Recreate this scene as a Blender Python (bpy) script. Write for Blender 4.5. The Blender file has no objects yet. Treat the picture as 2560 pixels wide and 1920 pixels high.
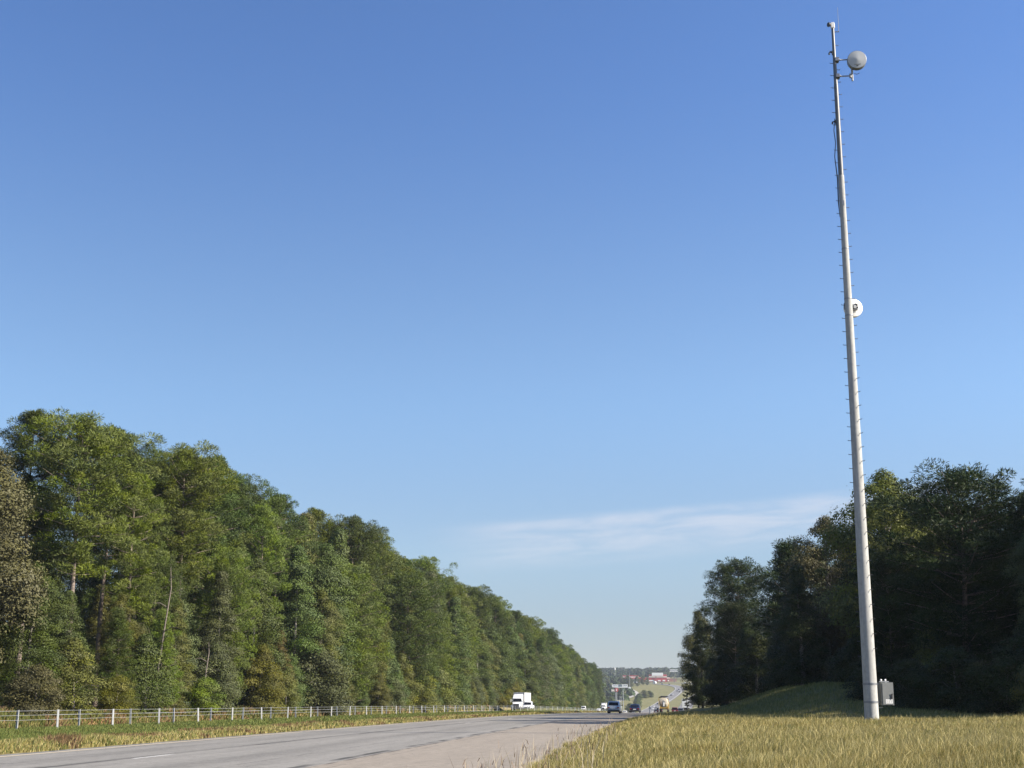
import bpy, math, random
import numpy as np
from mathutils import Vector, Matrix, Quaternion

R = math.radians
rng = np.random.default_rng(7)
random.seed(7)
sc = bpy.context.scene
COL = sc.collection

# ------------------------------------------------------------------ camera
cam_d = bpy.data.cameras.new('camera')
cam = bpy.data.objects.new('camera', cam_d)
COL.objects.link(cam)
cam.location = (0, 0, 1.35)
cam.rotation_euler = (R(90 + 12.96), 0, R(5.15))
cam_d.sensor_width = 36
cam_d.lens = 48.68
cam_d.clip_start = 0.1
cam_d.clip_end = 20000
sc.camera = cam

# ------------------------------------------------------------------ light
SUN_AZ, SUN_EL = R(101), R(31)          # clockwise from the road direction (+Y)
sun_dir = Vector((math.sin(SUN_AZ) * math.cos(SUN_EL), math.cos(SUN_AZ) * math.cos(SUN_EL), math.sin(SUN_EL)))
sd = bpy.data.lights.new('sun', 'SUN')
sd.energy = 4.9
sd.angle = R(0.53)
sd.color = (1.0, 0.90, 0.76)
so = bpy.data.objects.new('sun', sd)
COL.objects.link(so)
so.rotation_euler = (-sun_dir).to_track_quat('-Z', 'Y').to_euler()
so.location = (60, -30, 80)

sc.view_settings.view_transform = 'Standard'
sc.view_settings.look = 'None'
sc.view_settings.exposure = 1.2
sc.view_settings.gamma = 1.0
sc.render.engine = 'CYCLES'
sc.cycles.use_denoising = True
sc.cycles.max_bounces = 6
sc.cycles.transparent_max_bounces = 6
sc.cycles.volume_bounces = 0

SKY_STRENGTH = 0.0555


class NT:
    """small helper for node graphs"""
    def __init__(self, tree):
        self.t = tree
        self.n = tree.nodes
        self.l = tree.links

    def node(self, kind, **kw):
        n = self.n.new(kind)
        for k, v in kw.items():
            setattr(n, k, v)
        return n

    def put(self, sock, v):
        if v is None:
            return
        if isinstance(v, bpy.types.NodeSocket):
            self.l.new(v, sock)
        else:
            if isinstance(v, (tuple, list)) and len(v) == 3 and sock.type == 'RGBA':
                v = (*v, 1)
            sock.default_value = v

    def math(self, op, a, b=None, c=None, clamp=False):
        n = self.node('ShaderNodeMath', operation=op, use_clamp=clamp)
        self.put(n.inputs[0], a)
        self.put(n.inputs[1], b)
        self.put(n.inputs[2], c)
        return n.outputs[0]

    def mix(self, f, a, b, blend='MIX'):
        n = self.node('ShaderNodeMix', data_type='RGBA', blend_type=blend)
        self.put(n.inputs[0], f)
        self.put(n.inputs[6], a)
        self.put(n.inputs[7], b)
        return n.outputs[2]

    def noise(self, vec, scale, detail=3, rough=0.55, dist=0.0):
        n = self.node('ShaderNodeTexNoise')
        self.put(n.inputs['Vector'], vec)
        n.inputs['Scale'].default_value = scale
        n.inputs['Detail'].default_value = detail
        n.inputs['Roughness'].default_value = rough
        n.inputs['Distortion'].default_value = dist
        return n.outputs[0]

    def ramp(self, v, lo, hi, a=0.0, b=1.0, smooth=True):
        n = self.node('ShaderNodeMapRange')
        n.interpolation_type = 'SMOOTHSTEP' if smooth else 'LINEAR'
        self.put(n.inputs[0], v)
        n.inputs[1].default_value = lo
        n.inputs[2].default_value = hi
        n.inputs[3].default_value = a
        n.inputs[4].default_value = b
        return n.outputs[0]


world = bpy.data.worlds.new('World')
sc.world = world
world.use_nodes = True
wt = NT(world.node_tree)
wt.n.clear()
sky = wt.node('ShaderNodeTexSky', sky_type='NISHITA')
sky.sun_disc = False
sky.sun_elevation = SUN_EL
sky.sun_rotation = SUN_AZ
sky.altitude = 200
sky.air_density = 1.0
sky.dust_density = 0.6
sky.ozone_density = 3.0
tc = wt.node('ShaderNodeTexCoord')
sx = wt.node('ShaderNodeSeparateXYZ')
wt.l.new(tc.outputs['Generated'], sx.inputs[0])
az = wt.math('ARCTAN2', sx.outputs[0], sx.outputs[1])
el = wt.math('ARCSINE', sx.outputs[2])
cv = wt.node('ShaderNodeCombineXYZ')
wt.put(cv.inputs[0], wt.math('MULTIPLY', az, 14.0))
wt.put(cv.inputs[1], wt.math('MULTIPLY', wt.math('ADD', el, wt.math('MULTIPLY', az, -0.06)), 95.0))
n1 = wt.noise(cv.outputs[0], 1.0, 5, 0.6, 0.4)
# a thin veil of cirrus low above the road
el_c = wt.math('SUBTRACT', el, wt.math('MULTIPLY_ADD', az, 0.07, R(6.95)))
band = wt.math('MULTIPLY', wt.ramp(el_c, R(-1.6), R(-0.3)), wt.ramp(el_c, R(0.95), R(0.45)))
side = wt.math('MULTIPLY', wt.ramp(az, R(-9.5), R(-3.0)), wt.ramp(az, R(17), R(9)))
cl = wt.math('MULTIPLY', wt.math('MULTIPLY', band, side), wt.ramp(n1, 0.25, 0.75, 0.12, 1.0))
# blue tint of a dry autumn sky
tr_ = wt.node('ShaderNodeValToRGB')
wt.put(tr_.inputs[0], wt.math('DIVIDE', el, R(30)))
er = tr_.color_ramp
er.interpolation = 'EASE'
stops = [(0.0, (.80, .82, .93)), (.10, (.84, .85, .98)), (.21, (1.00, 1.00, 1.08)), (.43, (1.08, 1.16, 1.26)), (.92, (.83, 1.03, 1.36))]
while len(er.elements) < len(stops):
    er.elements.new(0.5)
for e_, (p_, c_) in zip(er.elements, stops):
    e_.position = p_
    e_.color = (c_[0] / 1.5, c_[1] / 1.5, c_[2] / 1.5, 1)
sv_ = wt.node('ShaderNodeVectorMath', operation='SCALE')
wt.l.new(tr_.outputs[0], sv_.inputs[0])
sv_.inputs['Scale'].default_value = 1.5
sm_ = wt.node('ShaderNodeVectorMath', operation='MULTIPLY')
wt.l.new(sky.outputs[0], sm_.inputs[0])
wt.l.new(sv_.outputs[0], sm_.inputs[1])
gl_ = wt.node('ShaderNodeVectorMath', operation='SCALE')          # the sky brightens toward the sun
wt.l.new(sm_.outputs[0], gl_.inputs[0])
wt.put(gl_.inputs['Scale'], wt.math('MULTIPLY_ADD', wt.math('MULTIPLY', wt.ramp(az, R(-27), R(22)), wt.ramp(el, R(2), R(14))), 0.25, 1.0))
skyt = gl_.outputs[0]
skyc = wt.mix(wt.math('MULTIPLY', cl, 0.52), skyt, (6.5, 6.5, 7.0))
bg = wt.node('ShaderNodeBackground')
wt.put(bg.inputs[0], skyc)
bg.inputs[1].default_value = SKY_STRENGTH
wo = wt.node('ShaderNodeOutputWorld')
wt.l.new(bg.outputs[0], wo.inputs[0])


# ------------------------------------------------------------------ helpers
def tag(o, label=None, cat=None, group=None, kind=None):
    if label:
        o['label'] = label
    if cat:
        o['category'] = cat
    if group:
        o['group'] = group
    if kind:
        o['kind'] = kind
    return o


def link(name, me, parent=None, mat=None):
    o = bpy.data.objects.new(name, me)
    COL.objects.link(o)
    if parent:
        o.parent = parent
    if mat is not None and me is not None and len(me.materials) == 0:
        for m in (mat if isinstance(mat, (list, tuple)) else [mat]):
            me.materials.append(m)
    return o


def empty(name, loc=(0, 0, 0), rz=0.0):
    o = bpy.data.objects.new(name, None)
    COL.objects.link(o)
    o.location = loc
    o.rotation_euler = (0, 0, rz)
    o.empty_display_size = 0.3
    return o


class MB:
    def __init__(self):
        self.v, self.f, self.m = [], [], []

    def face(self, idx, m=0):
        self.f.append(tuple(idx))
        self.m.append(m)

    def box(self, x0, x1, y0, y1, z0, z1, m=0, taper=0.0):
        b = len(self.v)
        t = taper
        self.v += [(x0, y0, z0), (x1, y0, z0), (x1, y1, z0), (x0, y1, z0),
                   (x0 + t, y0 + t, z1), (x1 - t, y0 + t, z1), (x1 - t, y1 - t, z1), (x0 + t, y1 - t, z1)]
        for q in ((3, 2, 1, 0), (4, 5, 6, 7), (0, 1, 5, 4), (1, 2, 6, 5), (2, 3, 7, 6), (3, 0, 4, 7)):
            self.face([b + i for i in q], m)
        return self

    def loft(self, rings, m=0, cap=True):
        b = len(self.v)
        n = len(rings[0])
        for r in rings:
            self.v += [tuple(p) for p in r]
        for k in range(len(rings) - 1):
            for i in range(n):
                j = (i + 1) % n
                self.face([b + k * n + i, b + k * n + j, b + (k + 1) * n + j, b + (k + 1) * n + i], m)
        if cap:
            self.face([b + i for i in reversed(range(n))], m)
            e = b + (len(rings) - 1) * n
            self.face([e + i for i in range(n)], m)
        return self

    def tube(self, pts, rad, n=8, m=0, cap=True):
        rings = []
        pts = [Vector(p) for p in pts]
        if not isinstance(rad, (list, tuple)):
            rad = [rad] * len(pts)
        ref = None
        for i, p in enumerate(pts):
            d = (pts[min(i + 1, len(pts) - 1)] - pts[max(i - 1, 0)])
            if d.length < 1e-9:
                d = Vector((0, 0, 1))
            d.normalize()
            if ref is None:
                ref = Vector((1, 0, 0)) if abs(d.x) < 0.8 else Vector((0, 1, 0))
            a = (ref - d * ref.dot(d)).normalized()
            ref = a
            c = d.cross(a)
            rings.append([p + (a * math.cos(t) + c * math.sin(t)) * rad[i]
                          for t in (2 * math.pi * k / n for k in range(n))])
        return self.loft(rings, m, cap)

    def lathe(self, prof, n=24, m=0, axis='Z', origin=(0, 0, 0)):
        """prof: list of (radius, height) along axis"""
        rings = []
        for r, h in prof:
            ring = []
            for k in range(n):
                t = 2 * math.pi * k / n
                a, c = r * math.cos(t), r * math.sin(t)
                p = {'Z': (a, c, h), 'Y': (c, h, a), 'X': (h, a, c)}[axis]
                ring.append((p[0] + origin[0], p[1] + origin[1], p[2] + origin[2]))
            rings.append(ring)
        return self.loft(rings, m)

    def mesh(self, name, smooth=None):
        me = bpy.data.meshes.new(name)
        me.from_pydata(self.v, [], self.f)
        me.polygons.foreach_set('material_index', self.m)
        me.update()
        if smooth is not None:
            me.polygons.foreach_set('use_smooth', [True] * len(me.polygons))
            try:
                me.set_sharp_from_angle(angle=R(smooth))
            except Exception:
                pass
        return me

    def build(self, name, mat, parent=None, smooth=None):
        return link(name, self.mesh(name, smooth), parent, mat)


def np_mesh(name, V, loops, starts, col=None, colname='Col', smooth=False):
    me = bpy.data.meshes.new(name)
    me.vertices.add(len(V))
    me.vertices.foreach_set('co', np.ascontiguousarray(V, dtype=np.float32).ravel())
    me.loops.add(len(loops))
    me.loops.foreach_set('vertex_index', np.ascontiguousarray(loops, dtype=np.int32))
    me.polygons.add(len(starts))
    me.polygons.foreach_set('loop_start', np.ascontiguousarray(starts, dtype=np.int32))
    me.update(calc_edges=True)
    if smooth:
        me.polygons.foreach_set('use_smooth', np.ones(len(starts), dtype=bool))
    if col is not None:
        a = me.color_attributes.new(colname, 'FLOAT_COLOR', 'POINT')
        c4 = np.ones((len(V), 4), dtype=np.float32)
        c4[:, :3] = col
        a.data.foreach_set('color', c4.ravel())
    return me


# ------------------------------------------------------------------ materials
def mat_new(name):
    m = bpy.data.materials.new(name)
    m.use_nodes = True
    t = NT(m.node_tree)
    b = m.node_tree.nodes['Principled BSDF']
    return m, t, b


def simple(name, color, rough=0.6, metal=0.0, var=0.12, scale=6.0, spec=0.5, bump=0.0):
    m, t, b = mat_new(name)
    tcn = t.node('ShaderNodeTexCoord')
    n = t.noise(tcn.outputs['Object'], scale, 4, 0.6)
    lo = tuple(c * (1 - var) for c in color)
    hi = tuple(min(1, c * (1 + var)) for c in color)
    t.put(b.inputs['Base Color'], t.mix(t.ramp(n, 0.3, 0.7), lo, hi))
    b.inputs['Roughness'].default_value = rough
    b.inputs['Metallic'].default_value = metal
    b.inputs['Specular IOR Level'].default_value = spec
    if bump:
        bn = t.node('ShaderNodeBump')
        bn.inputs['Strength'].default_value = bump
        bn.inputs['Distance'].default_value = 0.02
        t.put(bn.inputs['Height'], t.noise(tcn.outputs['Object'], scale * 8, 4))
        t.l.new(bn.outputs[0], b.inputs['Normal'])
    return m


def paint(name, color, metal=0.0, rough=0.3):
    m = simple(name, color, rough, metal, 0.06, 3.0)
    b = m.node_tree.nodes['Principled BSDF']
    b.inputs['Coat Weight'].default_value = 0.6
    b.inputs['Coat Roughness'].default_value = 0.08
    return m


def leaf_mat(name, a, b_, transl=0.25, rough=0.5):
    """a, b_: two leaf colours mixed leaf by leaf through the 'Col' attribute"""
    m, t, b = mat_new(name)
    at = t.node('ShaderNodeAttribute', attribute_name='Col')
    oi = t.node('ShaderNodeObjectInfo')
    sp = t.node('ShaderNodeSeparateColor')
    t.l.new(at.outputs['Color'], sp.inputs[0])
    c = t.mix(sp.outputs[0], a, b_)
    hs = t.node('ShaderNodeHueSaturation')
    t.put(hs.inputs['Hue'], t.math('MULTIPLY_ADD', oi.outputs['Random'], 0.03, 0.485))
    t.put(hs.inputs['Saturation'], t.math('MULTIPLY_ADD', sp.outputs[1], 0.3, 0.85))
    t.put(hs.inputs['Value'], t.math('MULTIPLY_ADD', oi.outputs['Random'], 0.35, 0.82))
    t.put(hs.inputs['Color'], c)
    t.put(b.inputs['Base Color'], hs.outputs[0])
    b.inputs['Roughness'].default_value = rough
    b.inputs['Specular IOR Level'].default_value = 0.12
    tr = t.node('ShaderNodeBsdfTranslucent')
    t.put(tr.inputs[0], hs.outputs[0])
    mx = t.node('ShaderNodeMixShader')
    mx.inputs[0].default_value = transl
    t.l.new(b.outputs[0], mx.inputs[1])
    t.l.new(tr.outputs[0], mx.inputs[2])
    out = m.node_tree.nodes['Material Output']
    t.l.new(mx.outputs[0], out.inputs[0])
    return m


def attr_mat(name, rough=0.9, transl=0.0, nscale=0.0, nvar=0.0, spec=0.2):
    m, t, b = mat_new(name)
    at = t.node('ShaderNodeAttribute', attribute_name='Col')
    c = at.outputs['Color']
    if nscale:
        tcn = t.node('ShaderNodeTexCoord')
        n = t.noise(tcn.outputs['Object'], nscale, 6, 0.65)
        n2 = t.noise(tcn.outputs['Object'], nscale * 0.06, 4, 0.6)
        f = t.math('MULTIPLY', t.ramp(n, 0.3, 0.7, 1 - nvar, 1 + nvar), t.ramp(n2, 0.3, 0.7, 0.8, 1.2))
        vm = t.node('ShaderNodeVectorMath', operation='SCALE')
        t.l.new(c, vm.inputs[0])
        t.put(vm.inputs['Scale'], f)
        c = vm.outputs[0]
    t.put(b.inputs['Base Color'], c)
    b.inputs['Roughness'].default_value = rough
    b.inputs['Specular IOR Level'].default_value = spec
    if transl:
        tr = t.node('ShaderNodeBsdfTranslucent')
        t.put(tr.inputs[0], c)
        mx = t.node('ShaderNodeMixShader')
        mx.inputs[0].default_value = transl
        t.l.new(b.outputs[0], mx.inputs[1])
        t.l.new(tr.outputs[0], mx.inputs[2])
        t.l.new(mx.outputs[0], m.node_tree.nodes['Material Output'].inputs[0])
    return m


M = {}
M['ground'] = attr_mat('ground_soil', 0.95, 0, 2.2, 0.35)
M['grass'] = attr_mat('grass_blades', 0.7, 0.25)
M['galv'] = simple('galvanised_steel', (0.27, 0.28, 0.285), 0.55, 0.15, 0.12, 4)
M['galv_dark'] = simple('weathered_steel', (0.20, 0.21, 0.23), 0.5, 0.6, 0.15, 4)
M['peg'] = simple('step_steel', (0.10, 0.11, 0.12), 0.55, 0.5, 0.1, 4)
M['white'] = simple('white_enamel', (0.78, 0.78, 0.76), 0.4, 0, 0.04, 2)
M['black'] = simple('black_rubber', (0.015, 0.015, 0.016), 0.7, 0, 0.2, 8)
M['trim'] = simple('dark_plastic', (0.03, 0.03, 0.032), 0.55, 0, 0.15, 8)
M['cabinet'] = simple('cabinet_metal', (0.150, 0.158, 0.154), 0.5, 0.05, 0.08, 3)
M['radome'] = simple('radome_fabric', (0.42, 0.44, 0.45), 0.55, 0, 0.05, 2)
M['glass'] = simple('tinted_glass', (0.010, 0.012, 0.015), 0.12, 0, 0.1, 1, 0.25)
M['red_lamp'] = simple('red_lens', (0.35, 0.02, 0.02), 0.2, 0, 0.1, 6)
M['clear_lamp'] = simple('clear_lens', (0.7, 0.7, 0.68), 0.15, 0, 0.05, 6)
M['bark_pine'] = simple('pine_bark', (0.19, 0.155, 0.130), 0.9, 0, 0.35, 5, 0.2, 0.4)
M['bark_dead'] = simple('dead_wood', (0.150, 0.128, 0.108), 0.9, 0, .3, 5, .2, .4)
M['bark_grey'] = simple('grey_bark', (0.19, 0.175, 0.155), 0.9, 0, 0.3, 5, 0.2, 0.4)

LEAF = {
    'bright_pine': leaf_mat('bright_pine_needles', (0.070, 0.098, 0.016), (0.150, 0.174, 0.033), 0.06),
    'dark_pine': leaf_mat('dark_pine_needles', (0.042, 0.064, 0.015), (0.088, 0.112, 0.024), 0.06),
    'shade_toned_pine': leaf_mat('shade_toned_needles', (0.018, 0.030, 0.010), (0.046, 0.062, 0.018), 0.1),  # needle colour darkened to carry the shade of the right-hand woods
    'shade_toned_leaf': leaf_mat('shade_toned_leaves', (0.020, 0.030, 0.010), (0.055, 0.066, 0.020), 0.1),  # green leaves darkened the same way, shade put into the colour
    'green_leaf': leaf_mat('green_leaves', (0.050, 0.074, 0.020), (0.105, 0.130, 0.036), 0.07),
    'olive_leaf': leaf_mat('olive_leaves', (0.068, 0.076, 0.019), (0.142, 0.144, 0.038), 0.07),
    'yellow_leaf': leaf_mat('yellowing_leaves', (0.085, 0.092, 0.019), (0.185, 0.172, 0.036), 0.25),
    'brown_leaf': leaf_mat('dry_brown_leaves', (0.062, 0.058, 0.026), (0.116, 0.106, 0.048), 0.15),
    'rust_leaf': leaf_mat('rust_leaves', (0.078, 0.066, 0.022), (0.165, 0.118, 0.038), 0.2),
    'grey_leaf': leaf_mat('grey_green_leaves', (0.058, 0.072, 0.028), (0.125, 0.140, 0.058), 0.12),
    'light_leaf': leaf_mat('light_green_leaves', (0.080, 0.105, 0.022), (0.190, 0.205, 0.055), 0.3),
}


# ------------------------------------------------------------------ terrain
SH_Y = np.array([-400, 0, 60, 120, 213, 300, 455, 785, 1000, 1300, 1600, 1900, 3000, 9000], float)
SH_X = np.array([0, 0, 0.3, 1.5, 6.3, 11.0, 18.0, 23, 29, 46, 66, 90, 150, 150], float)


def hermite(xs, ys):
    """smooth monotone-ish cubic through points"""
    d = np.diff(ys) / np.diff(xs)
    m = np.zeros(len(xs))
    m[1:-1] = np.where(d[:-1] * d[1:] > 0, 2 * d[:-1] * d[1:] / (d[:-1] + d[1:] + 1e-12), 0)
    m[0], m[-1] = d[0], d[-1]

    def f(x):
        x = np.asarray(x, float)
        i = np.clip(np.searchsorted(xs, x) - 1, 0, len(xs) - 2)
        h = xs[i + 1] - xs[i]
        t = np.clip((x - xs[i]) / h, 0, 1)
        return ((2 * t**3 - 3 * t**2 + 1) * ys[i] + (t**3 - 2 * t**2 + t) * h * m[i]
                + (-2 * t**3 + 3 * t**2) * ys[i + 1] + (t**3 - t**2) * h * m[i + 1])
    return f


shift = hermite(SH_Y, SH_X)
prof = hermite(np.array([-400, 0, 110, 150, 213, 256, 330, 455, 785, 1100, 1250, 1360, 1600, 1900, 2100, 2400, 2800, 3300, 4200, 9000], float),
               np.array([0, 0, 0, -0.02, -0.17, -0.38, -0.95, -2.2, -5.1, -8.6, -8.4, -6.0, 3.0, 17.5, 27.0, 35, 50, 64, 62, 40], float))
U_X = np.array([-900, -200, -80, -54, -47.5, -45.5, -44.2, -31.5, -30, -28, -25, -20, -17.3, -16.9, -2.5, -2.2, -1.0, 0.5, 3, 8, 12, 30, 60, 400, 900], float)
U_Z = np.array([3, 2, 1.2, 1.0, 0.55, 0.1, -0.75, -0.75, -0.3, 0.18, 0.25, 0.10, -0.03, -0.06, -0.06, 0.0, 0.2, 0.42, 0.5, 0.50, 0.5, 0.8, 1.5, 3, 3], float)


OPP_RISE = 1.1


def sstep(a, b, x):
    t = np.clip((x - a) / (b - a), 0, 1)
    return t * t * (3 - 2 * t)


def height(X, Y):
    X = np.asarray(X, float)
    Y = np.asarray(Y, float)
    u = X - shift(Y)
    near = 1 - sstep(700, 1050, Y)
    c = np.interp(u, U_X, U_Z)
    c = c + np.where((u < -29) & (u > -47.4), OPP_RISE * sstep(170, 310, Y), 0)
    c = np.where(u > -2.5, c * (0.45 + 0.55 * sstep(2, 28, Y)), c)
    z = prof(Y) + c * near
    # shaded grassy mound behind the pole
    z = z + 2.05 * (1 - .85 * sstep(13.5, 18.5, X)) * sstep(5.0, 12.8, X) * sstep(70, 97, Y) * (1 - 0.75 * sstep(118, 175, Y)) * near
    # rising ground left of the far valley
    z = z + 9 * sstep(20, 120, -(X + 20)) * sstep(900, 1300, Y) * (1 - sstep(2200, 2700, Y))
    # gentle roll, only away from the roads
    z = z + 0.06 * np.sin(X * 0.9 + 1.3) * np.sin(Y * 0.37) * sstep(0.5, 4, u)
    return z


def hz(x, y):
    return float(height(np.array([x]), np.array([y]))[0])


def build_ground():
    ys = np.unique(np.concatenate([np.arange(-60, 140, 2.0), np.arange(140, 400, 5.0), np.arange(400, 1000, 15.0),
                                   np.arange(1000, 3600, 25.0), np.arange(3600, 9001, 300.0)]))
    us = np.unique(np.concatenate([np.array([-7000, -4000, -2500, -1700, -1200, -900, -700, -520, -400, -300, -230, -170, -130, -100, -80]),
                                   np.arange(-70, -2.6, 1.5), U_X[(U_X > -70) & (U_X < 60)], np.arange(-2, 32, 1.0), np.arange(32, 70, 4.0),
                                   np.array([80, 100, 130, 170, 230, 300, 400, 520, 700, 900, 1200, 1700, 2500, 4000, 7000])]))
    UU, YY = np.meshgrid(us, ys)
    XX = UU + shift(YY)
    ZZ = height(XX, YY)
    V = np.stack([XX, YY, ZZ], -1).reshape(-1, 3)
    nu, ny = len(us), len(ys)
    i = np.arange(nu - 1)[None, :] + nu * np.arange(ny - 1)[:, None]
    q = np.stack([i, i + 1, i + 1 + nu, i + nu], -1).reshape(-1, 4)
    # soil and turf colours by place
    u, y, x = UU.ravel(), YY.ravel(), XX.ravel()
    gold = np.array([0.19, 0.155, 0.06])
    green = np.array([0.095, 0.115, 0.040])
    floor = np.array([0.060, 0.050, 0.028])
    clay = np.array([0.250, 0.125, 0.065])
    slope = np.array([0.165, 0.155, 0.058])
    col = np.tile(gold, (len(u), 1))
    w = ((u < -20) & (u > -31))[:, None]
    col = np.where(w, green * 0.6 + gold * 0.4, col)
    col = np.where((u <= -47)[:, None], floor, col)
    cl = ((u <= -44.5) & (u > -48.5) & (y < 175))[:, None]
    k = (0.5 + 0.5 * np.sin(y * 0.35) * np.sin(y * 0.12 + 1))[:, None]
    col = np.where(cl, clay * k + (green * 0.7 + gold * 0.3) * (1 - k), col)
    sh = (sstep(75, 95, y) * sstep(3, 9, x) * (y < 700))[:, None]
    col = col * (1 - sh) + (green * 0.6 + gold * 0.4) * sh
    far = sstep(600, 1000, y)[:, None]
    fc = np.where((x < -25)[:, None], green * 1.1, slope)
    col = col * (1 - far) + fc * far
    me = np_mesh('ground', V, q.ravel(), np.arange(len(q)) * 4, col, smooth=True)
    tag(link('ground', me, None, M['ground']), kind='structure')


build_ground()


def ribbon(name, mat, u0, u1, y0, y1, dz, step=None, nu=2, path=None, kind='structure'):
    """a strip that follows the highway between lateral offsets u0..u1; UV = (u, y)"""
    ys = []
    y = y0
    while y < y1:
        ys.append(y)
        y += step or (2.0 if y < 160 else 5.0 if y < 400 else 20)
    ys.append(y1)
    ys = np.array(ys)
    us = np.linspace(u0, u1, nu)
    UU, YY = np.meshgrid(us, ys)
    XX = UU + shift(YY)
    ZZ = prof(YY) + dz + (OPP_RISE * sstep(170, 310, YY) if u1 < -29 else 0)
    return XX, YY, ZZ, UU


def ribbon_obj(name, mat, u0, u1, y0, y1, dz, nu=2, step=None):
    XX, YY, ZZ, UU = ribbon(name, mat, u0, u1, y0, y1, dz, step, nu)
    V = np.stack([XX, YY, ZZ], -1).reshape(-1, 3)
    n, m = UU.shape[1], UU.shape[0]
    i = np.arange(n - 1)[None, :] + n * np.arange(m - 1)[:, None]
    q = np.stack([i, i + 1, i + 1 + n, i + n], -1).reshape(-1, 4)
    me = np_mesh(name, V, q.ravel(), np.arange(len(q)) * 4, smooth=True)
    uv = me.uv_layers.new(name='UVMap')
    lv = q.ravel()
    d = np.stack([UU.ravel()[lv], YY.ravel()[lv]], -1)
    uv.data.foreach_set('uv', d.astype(np.float32).ravel())
    return tag(link(name, me, None, mat), kind='structure')


def road_mat(name, base, stripes, joint=None, grain=0.16, fleck=0.0, patch=0.10):
    """stripes: list of (u, half width, strength<0 darker >0 lighter) worn along the lanes"""
    m, t, b = mat_new(name)
    uvn = t.node('ShaderNodeUVMap', uv_map='UVMap')
    sp = t.node('ShaderNodeSeparateXYZ')
    t.l.new(uvn.outputs[0], sp.inputs[0])
    u, y = sp.outputs[0], sp.outputs[1]
    long = t.node('ShaderNodeCombineXYZ')
    t.put(long.inputs[0], u)
    t.put(long.inputs[1], t.math('MULTIPLY', y, 0.06))
    ln = t.noise(long.outputs[0], 1.1, 4, 0.6)
    fine = t.noise(uvn.outputs[0], 9.0, 5, 0.7)
    mid = t.noise(uvn.outputs[0], 0.9, 4, 0.6)
    wob = t.math('MULTIPLY', t.math('SUBTRACT', t.noise(uvn.outputs[0], 0.5, 4, 0.7), 0.5), 0.35)
    fac = t.math('ADD', t.ramp(ln, 0.3, 0.7, 1 - patch, 1 + patch), t.ramp(fine, 0.25, 0.75, -grain, grain, False))
    fac = t.math('ADD', fac, t.ramp(mid, 0.3, 0.7, -0.05, 0.05))
    fac = t.math('ADD', fac, t.ramp(t.noise(uvn.outputs[0], 3.2, 3, 0.7), 0.3, 0.7, -0.15, 0.15, False))
    ck = t.noise(uvn.outputs[0], 0.42, 5, 0.62, 0.6)
    fac = t.math('ADD', fac, t.math('MULTIPLY', t.ramp(t.math('ABSOLUTE', t.math('SUBTRACT', ck, 0.5)), 0.007, 0.002), t.ramp(mid, .45, .6, 0.0, -0.4)))
    for (c, w, s) in stripes:
        d = t.math('ABSOLUTE', t.math('SUBTRACT', t.math('ADD', u, wob), c))
        g = t.ramp(d, w, 0.0)
        fac = t.math('ADD', fac, t.math('MULTIPLY', g, s))
    if joint is not None:
        for c, w, s, sc_ in joint:
            d = t.math('ABSOLUTE', t.math('SUBTRACT', t.math('ADD', u, t.math('MULTIPLY', wob, 0.45)), c))
            brk = t.ramp(t.noise(uvn.outputs[0], sc_, 4, 0.75), 0.42, 0.56)
            g = t.math('MULTIPLY', t.ramp(d, w, w * 0.4), brk)
            fac = t.math('MULTIPLY', fac, t.math('MULTIPLY_ADD', g, s, 1.0))
    vm = t.node('ShaderNodeVectorMath', operation='SCALE')
    vm.inputs[0].default_value = base
    t.put(vm.inputs['Scale'], fac)
    t.put(b.inputs['Base Color'], vm.outputs[0])
    b.inputs['Roughness'].default_value = 0.9
    b.inputs['Specular IOR Level'].default_value = 0.25
    bn = t.node('ShaderNodeBump')
    bn.inputs['Strength'].default_value = 0.5
    bn.inputs['Distance'].default_value = 0.02
    t.put(bn.inputs['Height'], fine)
    t.l.new(bn.outputs[0], b.inputs['Normal'])
    return m


ASPH = (0.216, 0.206, 0.184)
M['asphalt'] = road_mat('worn_asphalt', ASPH,
                        [(-14.5, 1.0, -0.13), (-10.2, 0.9, -0.14), (-12.85, 0.35, -0.30), (-16.2, 0.5, -0.06), (-8.0, 0.8, 0.03)],
                        [(-12.8, 0.13, -0.5, 0.12), (-7.45, 0.17, -0.7, 0.25), (-16.88, 0.2, -0.4, 0.3), (-15.3, 0.03, -0.5, 0.5), (-9.1, 0.035, -0.5, 0.4)], 0.22)
M['shoulder'] = road_mat('tan_shoulder', (0.258, 0.225, 0.182), [(-3.2, 0.5, -0.08)], [(-7.2, 0.14, -0.75, 0.6), (-6.7, 0.05, -0.3, 0.5)], 0.2, 0, 0.06)
M['far_asphalt'] = road_mat('pale_asphalt', (0.175, 0.170, 0.165), [], None, 0.1)

Y_END = 1300
ribbon_obj('road', M['asphalt'], -17.05, -7.2, -50, Y_END, 0.0, 12)
ribbon_obj('shoulder', M['shoulder'], -7.2, -2.2, -50, Y_END, 0.006, 8)
ribbon_obj('opposite_road', M['far_asphalt'], -44.4, -31.6, -50, 1000, -0.70, 4)

# painted lines (worn)


def line_mat(name, base, lo, hi):
    m, t, b = mat_new(name)
    uvn = t.node('ShaderNodeUVMap', uv_map='UVMap')
    n = t.noise(uvn.outputs[0], 3.0, 6, 0.75)
    n2 = t.noise(uvn.outputs[0], 0.25, 3, 0.6)
    f = t.ramp(t.math('ADD', n, t.math('MULTIPLY', t.math('SUBTRACT', n2, 0.5), 0.8)), lo, hi)
    t.put(b.inputs['Base Color'], t.mix(f, ASPH, base))
    b.inputs['Roughness'].default_value = 0.8
    return m


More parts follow.
